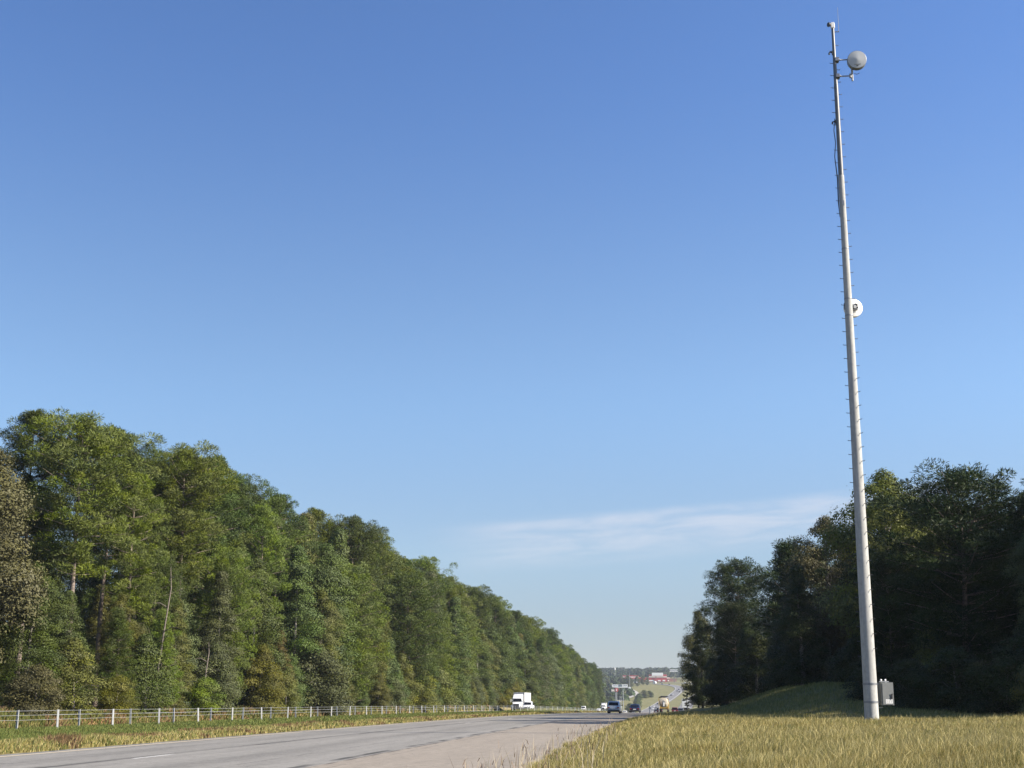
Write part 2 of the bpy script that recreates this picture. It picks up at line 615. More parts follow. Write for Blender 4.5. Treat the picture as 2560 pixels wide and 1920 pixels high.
M['yellow_line'] = line_mat('worn_yellow_paint', (0.60, 0.50, 0.34), 0.12, 0.4)
M['white_line'] = line_mat('worn_white_paint', (0.62, 0.61, 0.57), 0.25, 0.5)
M['faint_line'] = line_mat('faded_white_paint', (0.42, 0.42, 0.40), 0.5, 0.8)
ribbon_obj('edge_line', M['yellow_line'], -16.47, -16.33, -50, Y_END, 0.006)
for k in range(-2, 26):
    y0 = 34.4 + 12.2 * k
    bright = k in (0, 5, 7, 11, 14, -2)
    ribbon_obj('lane_marking', M['white_line' if bright else 'faint_line'], -12.66, -12.54, y0, y0 + 3.05, 0.006, 2, 1.0)


# far highway climbing the opposite hillside
def path_road(name, pts, width, mat, dz=0.35):
    pts = np.array(pts, float)
    # resample by a Catmull spline
    out = []
    P = np.vstack([2 * pts[0] - pts[1], pts, 2 * pts[-1] - pts[-2]])
    for i in range(1, len(P) - 2):
        for t in np.linspace(0, 1, 14, endpoint=False):
            a, b, c, d = P[i - 1], P[i], P[i + 1], P[i + 2]
            out.append(0.5 * ((2 * b) + (-a + c) * t + (2 * a - 5 * b + 4 * c - d) * t**2 + (-a + 3 * b - 3 * c + d) * t**3))
    out.append(pts[-1])
    out = np.array(out)
    T = np.gradient(out, axis=0)
    T /= np.linalg.norm(T, axis=1)[:, None]
    N = np.stack([T[:, 1], -T[:, 0]], -1)
    rows = []
    us = np.linspace(-width / 2, width / 2, 5)
    for s in us:
        rows.append(out + N * s)
    G = np.stack(rows, 1)
    zc = height(out[:, 0], out[:, 1]) + dz
    zz = np.maximum(height(G[..., 0], G[..., 1]) + 0.12, zc[:, None])
    V = np.concatenate([G, zz[..., None]], -1).reshape(-1, 3)
    n, m = 5, len(out)
    i = np.arange(n - 1)[None, :] + n * np.arange(m - 1)[:, None]
    q = np.stack([i, i + 1, i + 1 + n, i + n], -1).reshape(-1, 4)
    me = np_mesh(name, V, q.ravel(), np.arange(len(q)) * 4, smooth=True)
    uv = me.uv_layers.new(name='UVMap')
    L = np.concatenate([[0], np.cumsum(np.linalg.norm(np.diff(out, axis=0), axis=1))])
    UVs = np.stack([np.tile(us, m), np.repeat(L, n)], -1)
    uv.data.foreach_set('uv', UVs[q.ravel()].astype(np.float32).ravel())
    tag(link(name, me, None, mat), kind='structure')
    return out, T


FAR_L = [(-5, 1150), (3, 1270), (9, 1360), (24, 1550), (42, 1760), (54, 1930), (50, 2030), (33, 2120), (8, 2200), (-30, 2280), (-90, 2380)]
FAR_R = [(34, 1150), (40, 1300), (46, 1450), (60, 1650), (84, 1850), (100, 2000), (94, 2120), (70, 2230), (30, 2330), (-40, 2440)]
farL, farLT = path_road('far_road', FAR_L, 13.5, M['far_asphalt'])
farR, farRT = path_road('far_road', FAR_R, 13.5, M['far_asphalt'])
M['lane_pale'] = simple('pale_gravel', (0.36, 0.34, 0.30), 0.95, 0, 0.15, 0.3)
path_road('access_road', [(-30, 1500), (-24, 1580), (-12, 1700), (-4, 1800), (-20, 1960), (-60, 2050)], 6.0, M['lane_pale'], 0.4)
M['far_line'] = simple('white_edge_paint', (0.45, 0.45, 0.42), 0.8)


def offset_path(pts, o):
    pts = np.array(pts, float)
    T = np.gradient(pts, axis=0)
    T /= np.linalg.norm(T, axis=1)[:, None]
    return pts + np.stack([T[:, 1], -T[:, 0]], -1) * o


path_road('far_edge_line', offset_path(FAR_L, 5.6), 0.7, M['far_line'], 0.75)
path_road('far_edge_line', offset_path(FAR_L, -5.6), 0.6, M['far_line'], 0.75)


# ------------------------------------------------------------------ grass
def pn(x, y, s):
    """cheap smooth pseudo noise 0..1"""
    return 0.5 + 0.25 * (np.sin(x * s * 1.7 + 3.1 * np.sin(y * s * 0.9)) + np.sin(y * s * 1.3 + 2.3 * np.sin(x * s * 1.1 + 1.7)))


def blades(name, X, Y, hgt, wid, col, lean=0.75, base_dz=-0.02):
    n = len(X)
    Z = height(X, Y) + base_dz
    a = rng.uniform(0, 2 * np.pi, n)          # facing
    la = rng.uniform(0, 2 * np.pi, n)
    lm = rng.uniform(0.1, 1, n) * lean * hgt
    # wind combs the blades a little toward the right
    lx = np.cos(la) * lm + 0.12 * hgt
    ly = np.sin(la) * lm
    wx, wy = np.cos(a) * wid / 2, np.sin(a) * wid / 2
    V = np.zeros((n, 5, 3))
    V[:, 0] = np.stack([X - wx, Y - wy, Z], -1)
    V[:, 1] = np.stack([X + wx, Y + wy, Z], -1)
    mx, my, mz = X + lx * 0.35, Y + ly * 0.35, Z + hgt * 0.6
    V[:, 2] = np.stack([mx + wx * 0.8, my + wy * 0.8, mz], -1)
    V[:, 3] = np.stack([mx - wx * 0.8, my - wy * 0.8, mz], -1)
    V[:, 4] = np.stack([X + lx, Y + ly, Z + hgt * (1 - 0.25 * (lm / hgt) ** 2)], -1)
    b = np.arange(n)[:, None] * 5
    L = np.concatenate([b + np.array([[0, 1, 2, 3]]), b + np.array([[3, 2, 4]])], 1)
    st = (np.arange(n)[:, None] * 7 + np.array([[0, 4]])).ravel()
    C = np.repeat(col, 5, axis=0)
    me = np_mesh(name, V.reshape(-1, 3), L.ravel(), st, C)
    return tag(link(name, me, None, M['grass']), kind='stuff')


def invsq_y(n, a, b, p=1.0):
    """sample distances with density falling as 1/Y^(1+p)"""
    t = rng.random(n)
    return (a ** -p + t * (b ** -p - a ** -p)) ** (-1 / p)


GOLD, PALE, GREEN, OLIVE, BROWN = (np.array(c) for c in ((0.285, 0.228, 0.068), (0.400, 0.340, 0.150), (0.115, 0.142, 0.036), (0.190, 0.178, 0.052), (0.17, 0.11, 0.055)))


def grass_right():
    n = 980000
    Y = invsq_y(n, 13, 128, 0.75)
    X = -2.95 + shift(Y) + rng.random(n) * (0.33 * Y + 9.0)
    u = X - shift(Y)
    # ragged edge against the shoulder
    edge = -2.85 + 0.5 * pn(Y, X * 0, 0.8) + 0.25 * pn(Y * 3.1, X * 0, 1.1)
    ok = (u > edge) & (rng.random(n) > 0.15 * pn(X, Y, 1.9))
    X, Y, u = X[ok], Y[ok], u[ok]
    n = len(X)
    k = pn(X, Y, 0.55)
    k2 = pn(X + 7, Y - 3, 2.1)
    hg = (0.09 + 0.10 * k2 + 0.10 * rng.random(n)) * (0.7 + 0.5 * k)
    tall = rng.random(n) < 0.06
    hg[tall] *= 1.5
    hg *= 0.75 + .5 * pn(X * .3 + 4, Y * .18, 1.0)
    hg *= np.where(u < -1.0, 0.8, 1.0)
    r = rng.random((n, 1))
    kk = k[:, None]
    kk = np.clip(kk + .9 * (pn(X * .35 + 2, Y * .2, .8)[:, None] - .5), 0, 1)
    col = GOLD * (0.55 + 0.45 * kk) + OLIVE * (0.45 - 0.45 * kk)
    col = np.where(r > 0.72, PALE, col)
    col = np.where(r < 0.22 + 0.2 * (1 - kk), OLIVE, col)
    col = np.where(r < 0.12 + .12 * (1 - kk), GREEN, col)
    col = np.where(tall[:, None], PALE, col)
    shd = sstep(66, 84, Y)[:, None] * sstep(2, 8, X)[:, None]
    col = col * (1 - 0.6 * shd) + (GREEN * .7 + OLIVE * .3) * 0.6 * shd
    col = col * rng.uniform(0.75, 1.2, (n, 1))
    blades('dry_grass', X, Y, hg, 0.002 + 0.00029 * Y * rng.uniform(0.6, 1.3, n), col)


def grass_left():
    n = 150000
    Y = invsq_y(n, 26, 420, 0.8)
    u = -31.5 + rng.random(n) * 14.3
    X = u + shift(Y)
    edge = -17.15 - 0.35 * pn(Y, Y * 0, 0.9)
    # weeds thin out where mown near the barrier
    ok = (u < edge)
    X, Y, u = X[ok], Y[ok], u[ok]
    n = len(X)
    k = pn(X * 0.6, Y * 0.35, 0.8)
    strip = sstep(-20.5, -18.5, u)
    low = sstep(-18.3, -17.4, u)
    hg = (0.14 + 0.16 * strip * k + 0.06 * rng.random(n)) * (1 - 0.5 * low)
    hg *= 1 - 0.35 * sstep(-24, -27, u)
    r = rng.random((n, 1))
    st = strip[:, None]
    col = GREEN * (1 - st) + (GOLD * 0.5 + OLIVE * 0.35 + PALE * .15) * st
    col = np.where((r > 0.70) & (st > 0.3), PALE, col)
    col = np.where((r > 0.86) & (st <= 0.3), OLIVE * 1.1, col)
    col = np.where((r < 0.25), GREEN * 1.15, col)
    bw = ((pn(X * 1.1 + 5, Y * 0.5, 1.0) > 0.78) & (strip > 0.2))[:, None] & (r < 0.8)
    col = np.where(bw, BROWN, col)
    hg[bw[:, 0]] *= 1.35
    col = col * rng.uniform(0.75, 1.2, (n, 1))
    blades('median_grass', X, Y, hg, 0.004 + 0.00055 * Y * rng.uniform(0.6, 1.3, n), col)
    # rough weeds on the bank in front of the forest
    n = 26000
    Y = invsq_y(n, 70, 330, 0.6)
    X = -48.5 + rng.random(n) * 4.2 + shift(Y)
    k = pn(X, Y * 0.5, 0.7)
    col = np.where(rng.random((n, 1)) < 0.5, GREEN, OLIVE) * rng.uniform(0.6, 1.1, (n, 1))
    col = np.where((k[:, None] > 0.7) & (rng.random((n, 1)) < 0.6), BROWN * 1.3, col)
    blades('bank_grass', X, Y, 0.3 + 0.4 * k * rng.random(n), 0.02 + 0.0006 * Y, col)


grass_right()
grass_left()


def stalks():
    """tall bleached seed stalks leaning over the shoulder edge"""
    n = 95
    X, Y, Hh, Wd, C = [], [], [], [], []
    for i in range(n):
        y = float(invsq_y(1, 17, 62, 0.9)[0])
        u = -2.75 + random.random() ** 2 * 2.0
        x = u + float(shift(y))
        k = random.randint(1, 4)
        for j in range(k):
            X.append(x + random.gauss(0, .12))
            Y.append(y + random.gauss(0, .12))
            Hh.append(random.uniform(.35, .8))
            Wd.append(0.007 + 0.00022 * y)
            C.append((0.42, 0.36, 0.25) if random.random() < .8 else (0.22, 0.16, 0.11))
    o = blades('roadside_stalks', np.array(X), np.array(Y), np.array(Hh), np.array(Wd), np.array(C), 0.5)
    # seed heads: short dark twigs near the tops
    n2 = 140
    idx = rng.integers(0, len(X), n2)
    hx = np.array(X)[idx] + rng.normal(0, .07, n2) + 0.04
    hy = np.array(Y)[idx] + rng.normal(0, .07, n2)
    hb = np.array(Hh)[idx] * rng.uniform(.45, .9, n2)
    o2 = blades('seed_heads', hx, hy, rng.uniform(.08, .2, n2), 0.01 + 0.0002 * hy, np.tile(np.array([[0.22, 0.16, 0.11]]), (n2, 1)), 1.2)
    co = np.zeros(len(o2.data.vertices) * 3, dtype=np.float32)
    o2.data.vertices.foreach_get('co', co)
    co = co.reshape(-1, 5, 3)
    co[:, :, 2] += hb[:, None]
    o2.data.vertices.foreach_set('co', co.ravel())
    o2.data.update()


stalks()


# ------------------------------------------------------------------ trees
def unit(v):
    return v / (np.linalg.norm(v, axis=-1, keepdims=True) + 1e-9)


def leaf_quads(name, C, Nrm, size, col, aspect=0.62):
    n = len(C)
    rnd = unit(rng.normal(size=(n, 3)))
    T = unit(np.cross(Nrm, rnd))
    B = np.cross(Nrm, T)
    s = size[:, None]
    V = np.stack([C - T * s * .5, C + B * s * aspect * .5 + Nrm * s * .06, C + T * s * .5, C - B * s * aspect * .5 + Nrm * s * .06], 1)
    L = np.arange(n * 4)
    return np_mesh(name, V.reshape(-1, 3), L, np.arange(n) * 4, np.repeat(col, 4, axis=0))


def needle_tris(name, B, D, ln, wid, col, O):
    n = len(B)
    S = unit(np.cross(D, unit(O + rng.normal(size=(n, 3)) * .25)))
    w = wid[:, None] / 2
    tip = B + D * ln[:, None]
    mid = B + D * ln[:, None] * 0.55
    V = np.stack([B, mid + S * w, tip, mid - S * w], 1)
    return np_mesh(name, V.reshape(-1, 3), np.arange(n * 4), np.arange(n) * 4, np.repeat(col, 4, axis=0))


def broadleaf(name, H, Rr, base, nlobe, leaf_n, leaf_s, shape, seed, lobe_r=(0.9, 1.7)):
    """shape(t)->radius factor for t 0..1 up the crown"""
    global rng
    keep, rng = rng, np.random.default_rng(seed)
    rs = random.Random(seed)
    mb = MB()
    lean = (rs.uniform(-.3, .3), rs.uniform(-.3, .3))
    mb.tube([(0, 0, -0.4), (lean[0] * .3, lean[1] * .3, H * .3), (lean[0], lean[1], H * .62), (lean[0] * 1.4, lean[1] * 1.4, H * .92)],
            [H * .016 + .03, H * .012 + .02, H * .007 + .01, .02], 8)
    C, N, col, S = [], [], [], []
    for i in range(nlobe):
        t = (i + rng.random()) / nlobe
        z = base + (H - base) * t
        rad = Rr * shape(t)
        th = rng.random() * 2 * np.pi
        rr = rad * (0.35 + 0.65 * math.sqrt(rng.random()))
        lr = rng.uniform(*lobe_r) * (0.55 + 0.6 * shape(t))
        rr = max(0.0, rr - lr * .45)
        c = np.array([math.cos(th) * rr + lean[0] * t, math.sin(th) * rr + lean[1] * t, z - lr * .3])
        if i % 3 == 0:
            mb.tube([(lean[0] * t, lean[1] * t, max(base * .7, z - rr * .6)), tuple((c + [lean[0] * t, lean[1] * t, z]) / 2), tuple(c)], [.012 * H * .35, .03, .012], 5)
        k = int(leaf_n / nlobe * (lr / np.mean(lobe_r)) ** 1.6 * 1.35)
        d = unit(rng.normal(size=(k, 3)))
        d[:, 2] = np.where(d[:, 2] < -.3, -d[:, 2] * .6, d[:, 2])
        q = lr * (0.72 + 0.33 * rng.random(k) ** .6)
        sq = np.array([1, 1, .8])
        C.append(c + d * q[:, None] * sq * (1 + .14 * rng.normal(size=(k, 1))))
        N.append(unit(d * 1.1 + rng.normal(size=(k, 3)) * .42 + np.array([0, 0, .30])))
        tint = np.clip(rng.normal(0.45 + rng.normal() * .20, .13, k), 0, 1)
        col.append(np.stack([tint, np.full(k, rng.random()), np.zeros(k)], -1))
        S.append(leaf_s * rng.uniform(.6, 1.3, k))
    me = leaf_quads(name + '_crown', np.concatenate(C), np.concatenate(N), np.concatenate(S), np.concatenate(col))
    tm = mb.mesh(name + '_trunk', 60)
    rng = keep
    return me, tm


def pine(name, H, Rr, base_t, seed, whorls=15, needles=80, top='round', clump=0.80, needle_l=0.40, needle_w=0.048, dens=1.15):
    global rng
    keep, rng = rng, np.random.default_rng(seed)
    rs = random.Random(seed)
    mb = MB()
    bend = [(rs.uniform(-.25, .25), rs.uniform(-.25, .25)) for _ in range(4)]

    def axis(t):
        i = min(2, int(t * 3))
        f = t * 3 - i
        return (bend[i][0] * (1 - f) + bend[i + 1][0] * f, bend[i][1] * (1 - f) + bend[i + 1][1] * f)
    mb.tube([(*axis(t), -0.4 + (H * .985 + .4) * t) for t in np.linspace(0, 1, 9)],
            [(H * .0085 + .03) * (1 - t) ** .75 + .02 for t in np.linspace(0, 1, 9)], 8)
    B, D, O, ln, wd, col = [], [], [], [], [], []

    def clump_at(c, d0, size, n):
        tint = np.clip(rng.normal(.48, .20), 0, 1)
        o = unit(rng.normal(size=(n, 3)) + np.array([0, 0, .35]))
        q = rng.uniform(.3, 1.0, (n, 1)) ** .45
        off = o * size * q * np.array([1, 1, .78])
        tang = unit(np.cross(o, unit(rng.normal(size=(n, 3)))))
        d = unit(o * .75 + tang * .75 + np.array([0, 0, .30]))
        B.append(c + off - d * needle_l * .4)
        D.append(d)
        O.append(o)
        ln.append(needle_l * rng.uniform(.7, 1.25, n))
        wd.append(needle_w * rng.uniform(.75, 1.3, n))
        col.append(np.stack([np.clip(rng.normal(tint, .13, n), 0, 1), np.full(n, rng.random()), np.zeros(n)], -1))
    for w in range(whorls):
        t = base_t + (1 - base_t) * ((w + .4 * rng.random()) / (whorls - .6))
        if t > .995:
            t = .995
        s = (t - base_t) / (1 - base_t)
        if top == 'round':
            prof_r = (0.55 + 0.75 * s) * math.sqrt(max(0, 1 - s ** 2.6)) * (1.0 if s > .15 else .75)
            prof_r = min(1.0, prof_r)
        else:
            prof_r = (1 - s) ** .8 * (0.8 + .2 * s) + .05
        nb = rs.randint(4, 6) if s > .1 else rs.randint(2, 4)
        a0 = rs.uniform(0, 6.28)
        for b in range(nb):
            a = a0 + 6.283 * b / nb + rs.uniform(-.4, .4)
            L = Rr * prof_r * rs.uniform(.62, 1.12) + .25
            up = rs.uniform(.05, .35) + .5 * s
            ax = axis(min(1, t))
            p0 = np.array([ax[0], ax[1], H * t])
            dr = np.array([math.cos(a), math.sin(a), 0])
            pm = p0 + dr * L * .5 + np.array([0, 0, L * up * .25])
            p1 = p0 + dr * L + np.array([0, 0, L * up * .62])
            mb.tube([tuple(p0), tuple(pm), tuple(p1)], [.022 * L * .55 + .012, .016 * L * .5 + .01, .012], 5)
            m = max(2, int(L * dens))
            for k in range(m):
                f = .38 + .62 * (k + rng.random()) / m if s > .12 else .6 + .4 * (k + rng.random()) / m
                q = p0 * (1 - f) ** 2 + 2 * pm * f * (1 - f) + p1 * f * f
                sw = L * .22 * (.3 + f)
                c = q + np.array([rng.normal() * sw, rng.normal() * sw, abs(rng.normal()) * .28])
                clump_at(c, dr, clump * rng.uniform(.7, 1.25), needles)
    ax = axis(1)
    for k in range(6):
        clump_at(np.array([ax[0] + rng.normal() * .35, ax[1] + rng.normal() * .35, H - .25 * k * .6]), np.array([0, 0, 1.]), clump, needles)
    me = needle_tris(name + '_crown', np.concatenate(B), np.concatenate(D), np.concatenate(ln), np.concatenate(wd), np.concatenate(col), np.concatenate(O))
    tm = mb.mesh(name + '_trunk', 60)
    rng = keep
    return me, tm


col_shape = lambda t: (0.62 + .42 * math.sin(math.pi * min(1, t * 1.15 + .12))) * math.sqrt(max(0.02, 1 - t ** 3.2))
oval = lambda t: math.sqrt(max(0.03, 1 - (2 * t - .92) ** 2)) if t < .99 else .15
dome = lambda t: math.sqrt(max(0.03, 1 - t ** 2.2)) * (.85 + .15 * min(1, t * 4))

PROTO = {}


def add_proto(key, meshes, bark, H):
    me, tm = meshes
    me.materials.append(LEAF['green_leaf'])
    tm.materials.append(M[bark])
    PROTO[key] = (me, tm, H)


add_proto('tall_pine_a', pine('tall_pine_a', 25, 4.6, .46, 11, 17, 190, 'round', .78, .38, .048, 1.25), 'bark_pine', 25)
add_proto('tall_pine_b', pine('tall_pine_b', 25, 4.0, .32, 12, 18, 180, 'round', .72, .38, .048, 1.3), 'bark_pine', 25)
add_proto('tall_pine_c', pine('tall_pine_c', 25, 5.0, .55, 13, 15, 190, 'round', .80, .38, .048, 1.3), 'bark_pine', 25)
add_proto('full_pine', pine('full_pine', 16, 4.6, .04, 14, 22, 150, 'round', .72, .30, .045, 1.9), 'bark_pine', 16)
add_proto('young_pine', pine('young_pine', 14, 3.3, .03, 15, 22, 140, 'cone', .6, .30, .045, 1.6), 'bark_pine', 14)
add_proto('column_tree_a', broadleaf('column_tree_a', 18, 3.3, .6, 105, 40000, .175, col_shape, 21, (.8, 1.55)), 'bark_grey', 18)
add_proto('column_tree_b', broadleaf('column_tree_b', 18, 2.9, .5, 95, 36000, .17, col_shape, 22, (.75, 1.5)), 'bark_grey', 18)
add_proto('broad_tree', broadleaf('broad_tree', 18, 5.0, 2.5, 105, 46000, .18, oval, 23, (.95, 1.8)), 'bark_grey', 18)
add_proto('broad_tree_b', broadleaf('broad_tree_b', 18, 4.2, 1.0, 100, 42000, .18, oval, 26, (.9, 1.7)), 'bark_grey', 18)
add_proto('shrub', broadleaf('shrub', 5, 2.7, 0.1, 42, 15000, .16, dome, 24, (.75, 1.3)), 'bark_grey', 5)
add_proto('tall_shrub', broadleaf('tall_shrub', 8, 2.6, 0.1, 60, 18000, .165, col_shape, 25, (.75, 1.35)), 'bark_grey', 8)

add_proto('sapling', broadleaf('sapling', 4, 1.0, 0.5, 13, 520, .20, lambda t: .55 + .45 * math.sin(t * 5), 31, (.22, .4)), 'bark_grey', 4)
KIND_NAME = {'sapling': 'sapling', 'tall_pine_a': 'pine_tree', 'tall_pine_b': 'pine_tree', 'tall_pine_c': 'pine_tree', 'full_pine': 'pine_tree', 'young_pine': 'pine_tree',
             'column_tree_a': 'broadleaf_tree', 'column_tree_b': 'broadleaf_tree', 'broad_tree': 'broadleaf_tree', 'broad_tree_b': 'broadleaf_tree',
             'shrub': 'shrub', 'tall_shrub': 'shrub'}


TINTED = {}


def tree(key, tint, x, y, H, label, group=None, wide=1.0, rz=None, dz=0.0):
    me, tm, h0 = PROTO[key]
    s = H / h0
    root = empty(KIND_NAME[key], (x, y, hz(x, y) + dz), random.uniform(0, 6.28) if rz is None else rz)
    root.scale = (s * wide, s * wide, s)
    tag(root, label, 'shrub' if 'shrub' in key else 'sapling' if key == 'sapling' else 'tree', group)
    t = link('trunk', tm, root)
    if (key, tint) not in TINTED:                # one crown mesh per kind and leaf colour, shared by its copies
        m2 = me.copy()
        m2.materials[0] = LEAF[tint]
        TINTED[(key, tint)] = m2
    link('crown', TINTED[(key, tint)], root)
    return root


TINT_WORD = {'shade_toned_pine': 'deep dark green', 'shade_toned_leaf': 'deep dark green', 'bright_pine': 'bright green', 'dark_pine': 'dark green', 'green_leaf': 'deep green', 'olive_leaf': 'olive green', 'yellow_leaf': 'yellowing',
             'brown_leaf': 'dry brown', 'rust_leaf': 'rust tinged', 'grey_leaf': 'grey green', 'light_leaf': 'light green'}

# hand-placed trees at the near end of the left forest: (proto, tint, u, Y, height, wide, label)
LEFT = [
    ('broad_tree', 'brown_leaf', -53.5, 103, 21.0, 1.1, 'dry brown broad oak at the left edge of the photo, behind the cable barrier'),
    ('tall_pine_b', 'dark_pine', -58.0, 124, 26.3, 1.0, 'dark green pine poking up highest, right behind the dry brown oak'),
    ('tall_pine_a', 'bright_pine', -52.0, 121, 25.3, 1.15, 'bright green pine with pale bare lower trunk, first to the right of the brown oak'),
    ('tall_pine_c', 'dark_pine', -56.0, 137, 26.5, 1.0, 'narrow dark pine filling the dip between the two big bright pines'),
    ('tall_pine_b', 'bright_pine', -51.5, 133, 22.0, .95, 'slender bright pine with thin pale trunk, beside the big bare-trunked pine'),
    ('tall_pine_a', 'bright_pine', -52.0, 147, 27.0, 1.1, 'second big rounded bright pine, right of the narrow dip in the skyline'),
    ('tall_pine_b', 'dark_pine', -54.0, 161, 28.0, 1.1, 'dark rounded pine whose shoulder ends the high left block of skyline'),
    ('tall_pine_a', 'dark_pine', -56.0, 176, 28.0, 1.0, 'dark pine with a small spiky tip, just right of the high skyline block'),
    ('column_tree_a', 'olive_leaf', -48.5, 138, 11.0, .9, 'low olive leafy tree in front of the slender pine trunks'),
    ('column_tree_b', 'grey_leaf', -49.0, 152, 15.0, 1.0, 'grey green leafy column under the second big bright pine'),
    ('column_tree_a', 'green_leaf', -49.0, 163, 17.5, 1.15, 'deep green leafy wall of a tree below the dark rounded pine'),
    ('column_tree_b', 'rust_leaf', -48.0, 171, 9.5, 1.0, 'small rust tinged tree at the forest foot, left of the tall leafy column'),
    ('column_tree_a', 'green_leaf', -49.5, 181, 21.0, 1.0, 'tall deep green leafy column standing out in front of the pines'),
    ('tall_pine_b', 'bright_pine', -51.0, 171, 24.0, 1.0, 'bright pine with drooping yellow-green side, left of the tall leafy column'),
    ('young_pine', 'dark_pine', -48.0, 122, 8.5, 1.1, 'young dark pine below the pale bare trunk near the left edge'),
    ('young_pine', 'bright_pine', -47.8, 132, 9.0, 1.1, 'young bright pine bushing out at the foot of the slender pine'),
    ('tall_shrub', 'olive_leaf', -47.2, 112, 6.0, 1.3, 'olive shrub thicket on the reddish bank by the third barrier post'),
    ('shrub', 'brown_leaf', -46.8, 104, 3.6, 1.2, 'brown scrubby bush on the reddish bank at the left edge'),
    ('tall_shrub', 'green_leaf', -47.0, 127, 7.0, 1.2, 'deep green shrub between the two young pines at the forest foot'),
    ('shrub', 'yellow_leaf', -46.5, 119, 3.2, 1.1, 'small yellowish bush behind the barrier, in front of the young dark pine'),
    ('tall_shrub', 'grey_leaf', -47.2, 145, 7.0, 1.2, 'grey green shrub at the forest foot under the second big pine'),
    ('shrub', 'bright_pine', -46.6, 141, 3.4, 1.2, 'bright low bush behind the barrier under the grey green column'),
    ('tall_shrub', 'yellow_leaf', -47.0, 160, 7.5, 1.1, 'yellowing shrub at the foot of the deep green leafy wall'),
]
LEFT += [
    ('broad_tree_b', 'dark_pine', -49.5, 108, 11.5, 1.0, 'dark green leafy tree below the dry brown oak at the left edge'),
    ('broad_tree_b', 'olive_leaf', -49.6, 127, 10.5, .9, 'olive leafy tree half covering the trunk of the big bare-trunked pine'),
    ('column_tree_a', 'green_leaf', -50.5, 117, 10.0, 1.1, 'deep green leafy tree right beside the dry brown oak'),
    ('broad_tree_b', 'grey_leaf', -50.2, 141, 13.0, .9, 'grey green leafy tree under the slender bright pine'),
    ('full_pine', 'bright_pine', -50.0, 156, 17.0, .8, 'bright bushy pine filling the gap below the second big pine'),
    ('full_pine', 'dark_pine', -51.0, 138, 15.0, .8, 'dark bushy pine between the slender trunks'),
]
GL = 'trees of the forest left of the highway'
for key, tint, u, y, H, wd, lab in LEFT:
    tree(key, tint, u + float(shift(y)), y, H, lab, GL, wd)


def seg_word(y):
    for lim, w in ((130, 'at the left edge of the photo'), (185, 'left of the tall deep green column'), (215, 'just right of the tall deep green column'),
                   (250, 'about a third along the forest'), (290, 'midway along the forest wall'), (345, 'left of the white semi truck'),
                   (430, 'right above the white semi truck'), (560, 'between the semi truck and the white van'), (720, 'above the oncoming white van'), (2000, 'at the far end of the forest')):
        if y < lim:
            return w


def row(u, y0, y1, space, grow, kinds, tints, hlo, hhi, rowname, jit=1.7):
    y = y0
    while y < y1:
        key = random.choice(kinds)
        tint = random.choice(tints['pine'] if 'pine' in key else tints['leaf'])
        uu = u - abs(random.gauss(0, jit)) * (1 if random.random() < .7 else -.6)
        H = random.uniform(hlo, hhi)
        lab = f'{TINT_WORD[tint]} {KIND_NAME[key].replace("_", " ")} in {rowname}, {seg_word(y)}'
        tree(key, tint, uu + float(shift(y)), y, H, lab, GL, random.uniform(.9, 1.15))
        y += (space + grow * max(0, y - 250)) * random.uniform(.6, 1.5)


LT = {'pine': ['bright_pine', 'dark_pine', 'dark_pine'],
      'leaf': ['green_leaf', 'green_leaf', 'green_leaf', 'olive_leaf', 'olive_leaf', 'olive_leaf', 'grey_leaf', 'yellow_leaf']}
row(-47.0, 166, 620, 4.6, .011, ['shrub', 'tall_shrub', 'tall_shrub'], {'pine': [], 'leaf': ['green_leaf', 'olive_leaf', 'olive_leaf', 'yellow_leaf', 'grey_leaf', 'green_leaf']}, 3.5, 9, 'the low front fringe', .9)
row(-49.3, 188, 900, 5.2, .012, ['column_tree_a', 'column_tree_b', 'broad_tree', 'young_pine', 'broad_tree_b', 'full_pine'], LT, 13, 22.5, 'the front row')
row(-53.5, 184, 930, 6.0, .014, ['column_tree_a', 'tall_pine_b', 'tall_pine_a', 'column_tree_b'], LT, 23, 29, 'the second row')
row(-58.5, 150, 930, 7.5, .014, ['tall_pine_a', 'tall_pine_b', 'tall_pine_c', 'broad_tree_b'], {'pine': ['dark_pine', 'dark_pine', 'bright_pine'], 'leaf': ['olive_leaf', 'green_leaf']}, 26, 30.5, 'the back row')
row(-62, 98, 150, 5.0, 0, ['tall_shrub', 'young_pine'], {'pine': ['dark_pine'], 'leaf': ['green_leaf']}, 6, 8, 'the shaded understory')
row(-62, 150, 260, 5.0, 0, ['column_tree_a', 'column_tree_b', 'young_pine'], {'pine': ['dark_pine'], 'leaf': ['green_leaf', 'olive_leaf']}, 9, 14, 'the shaded understory')
row(-70, 98, 420, 7.5, .02, ['full_pine', 'column_tree_a', 'broad_tree_b'], {'pine': ['dark_pine'], 'leaf': ['green_leaf']}, 17, 22, 'the deepest row')



def snag(u, y, H, bend, label):
    """a thin dead trunk leaning out of the forest edge"""
    x = u + float(shift(y))
    r_ = empty('dead_tree', (x, y, hz(x, y)))
    tag(r_, label, 'dead tree', 'dead trunks at the forest edge')
    mb = MB()
    mb.tube([(0, 0, -.3), (.1, 0, H * .3), (.5 * bend, .1, H * .6), (.9 * bend, .1, H * .85), (.75 * bend, .1, H)], [.12, .10, .08, .06, .025], 8)
    mb.build('trunk', M['bark_dead'], r_, 60)
    for k_, (f_, dx) in enumerate(((.55, 1.6), (.72, -1.1), (.9, .7))):
        mb = MB()
        p0 = Vector((bend * (.45 + .4 * (f_ - .55)), .1, H * f_))
        mb.tube([p0, p0 + Vector((dx * .5, -.3, .35)), p0 + Vector((dx, -.5, .3))], [.05, .035, .012], 6)
        mb.build('branch', M['bark_dead'], r_, 60)


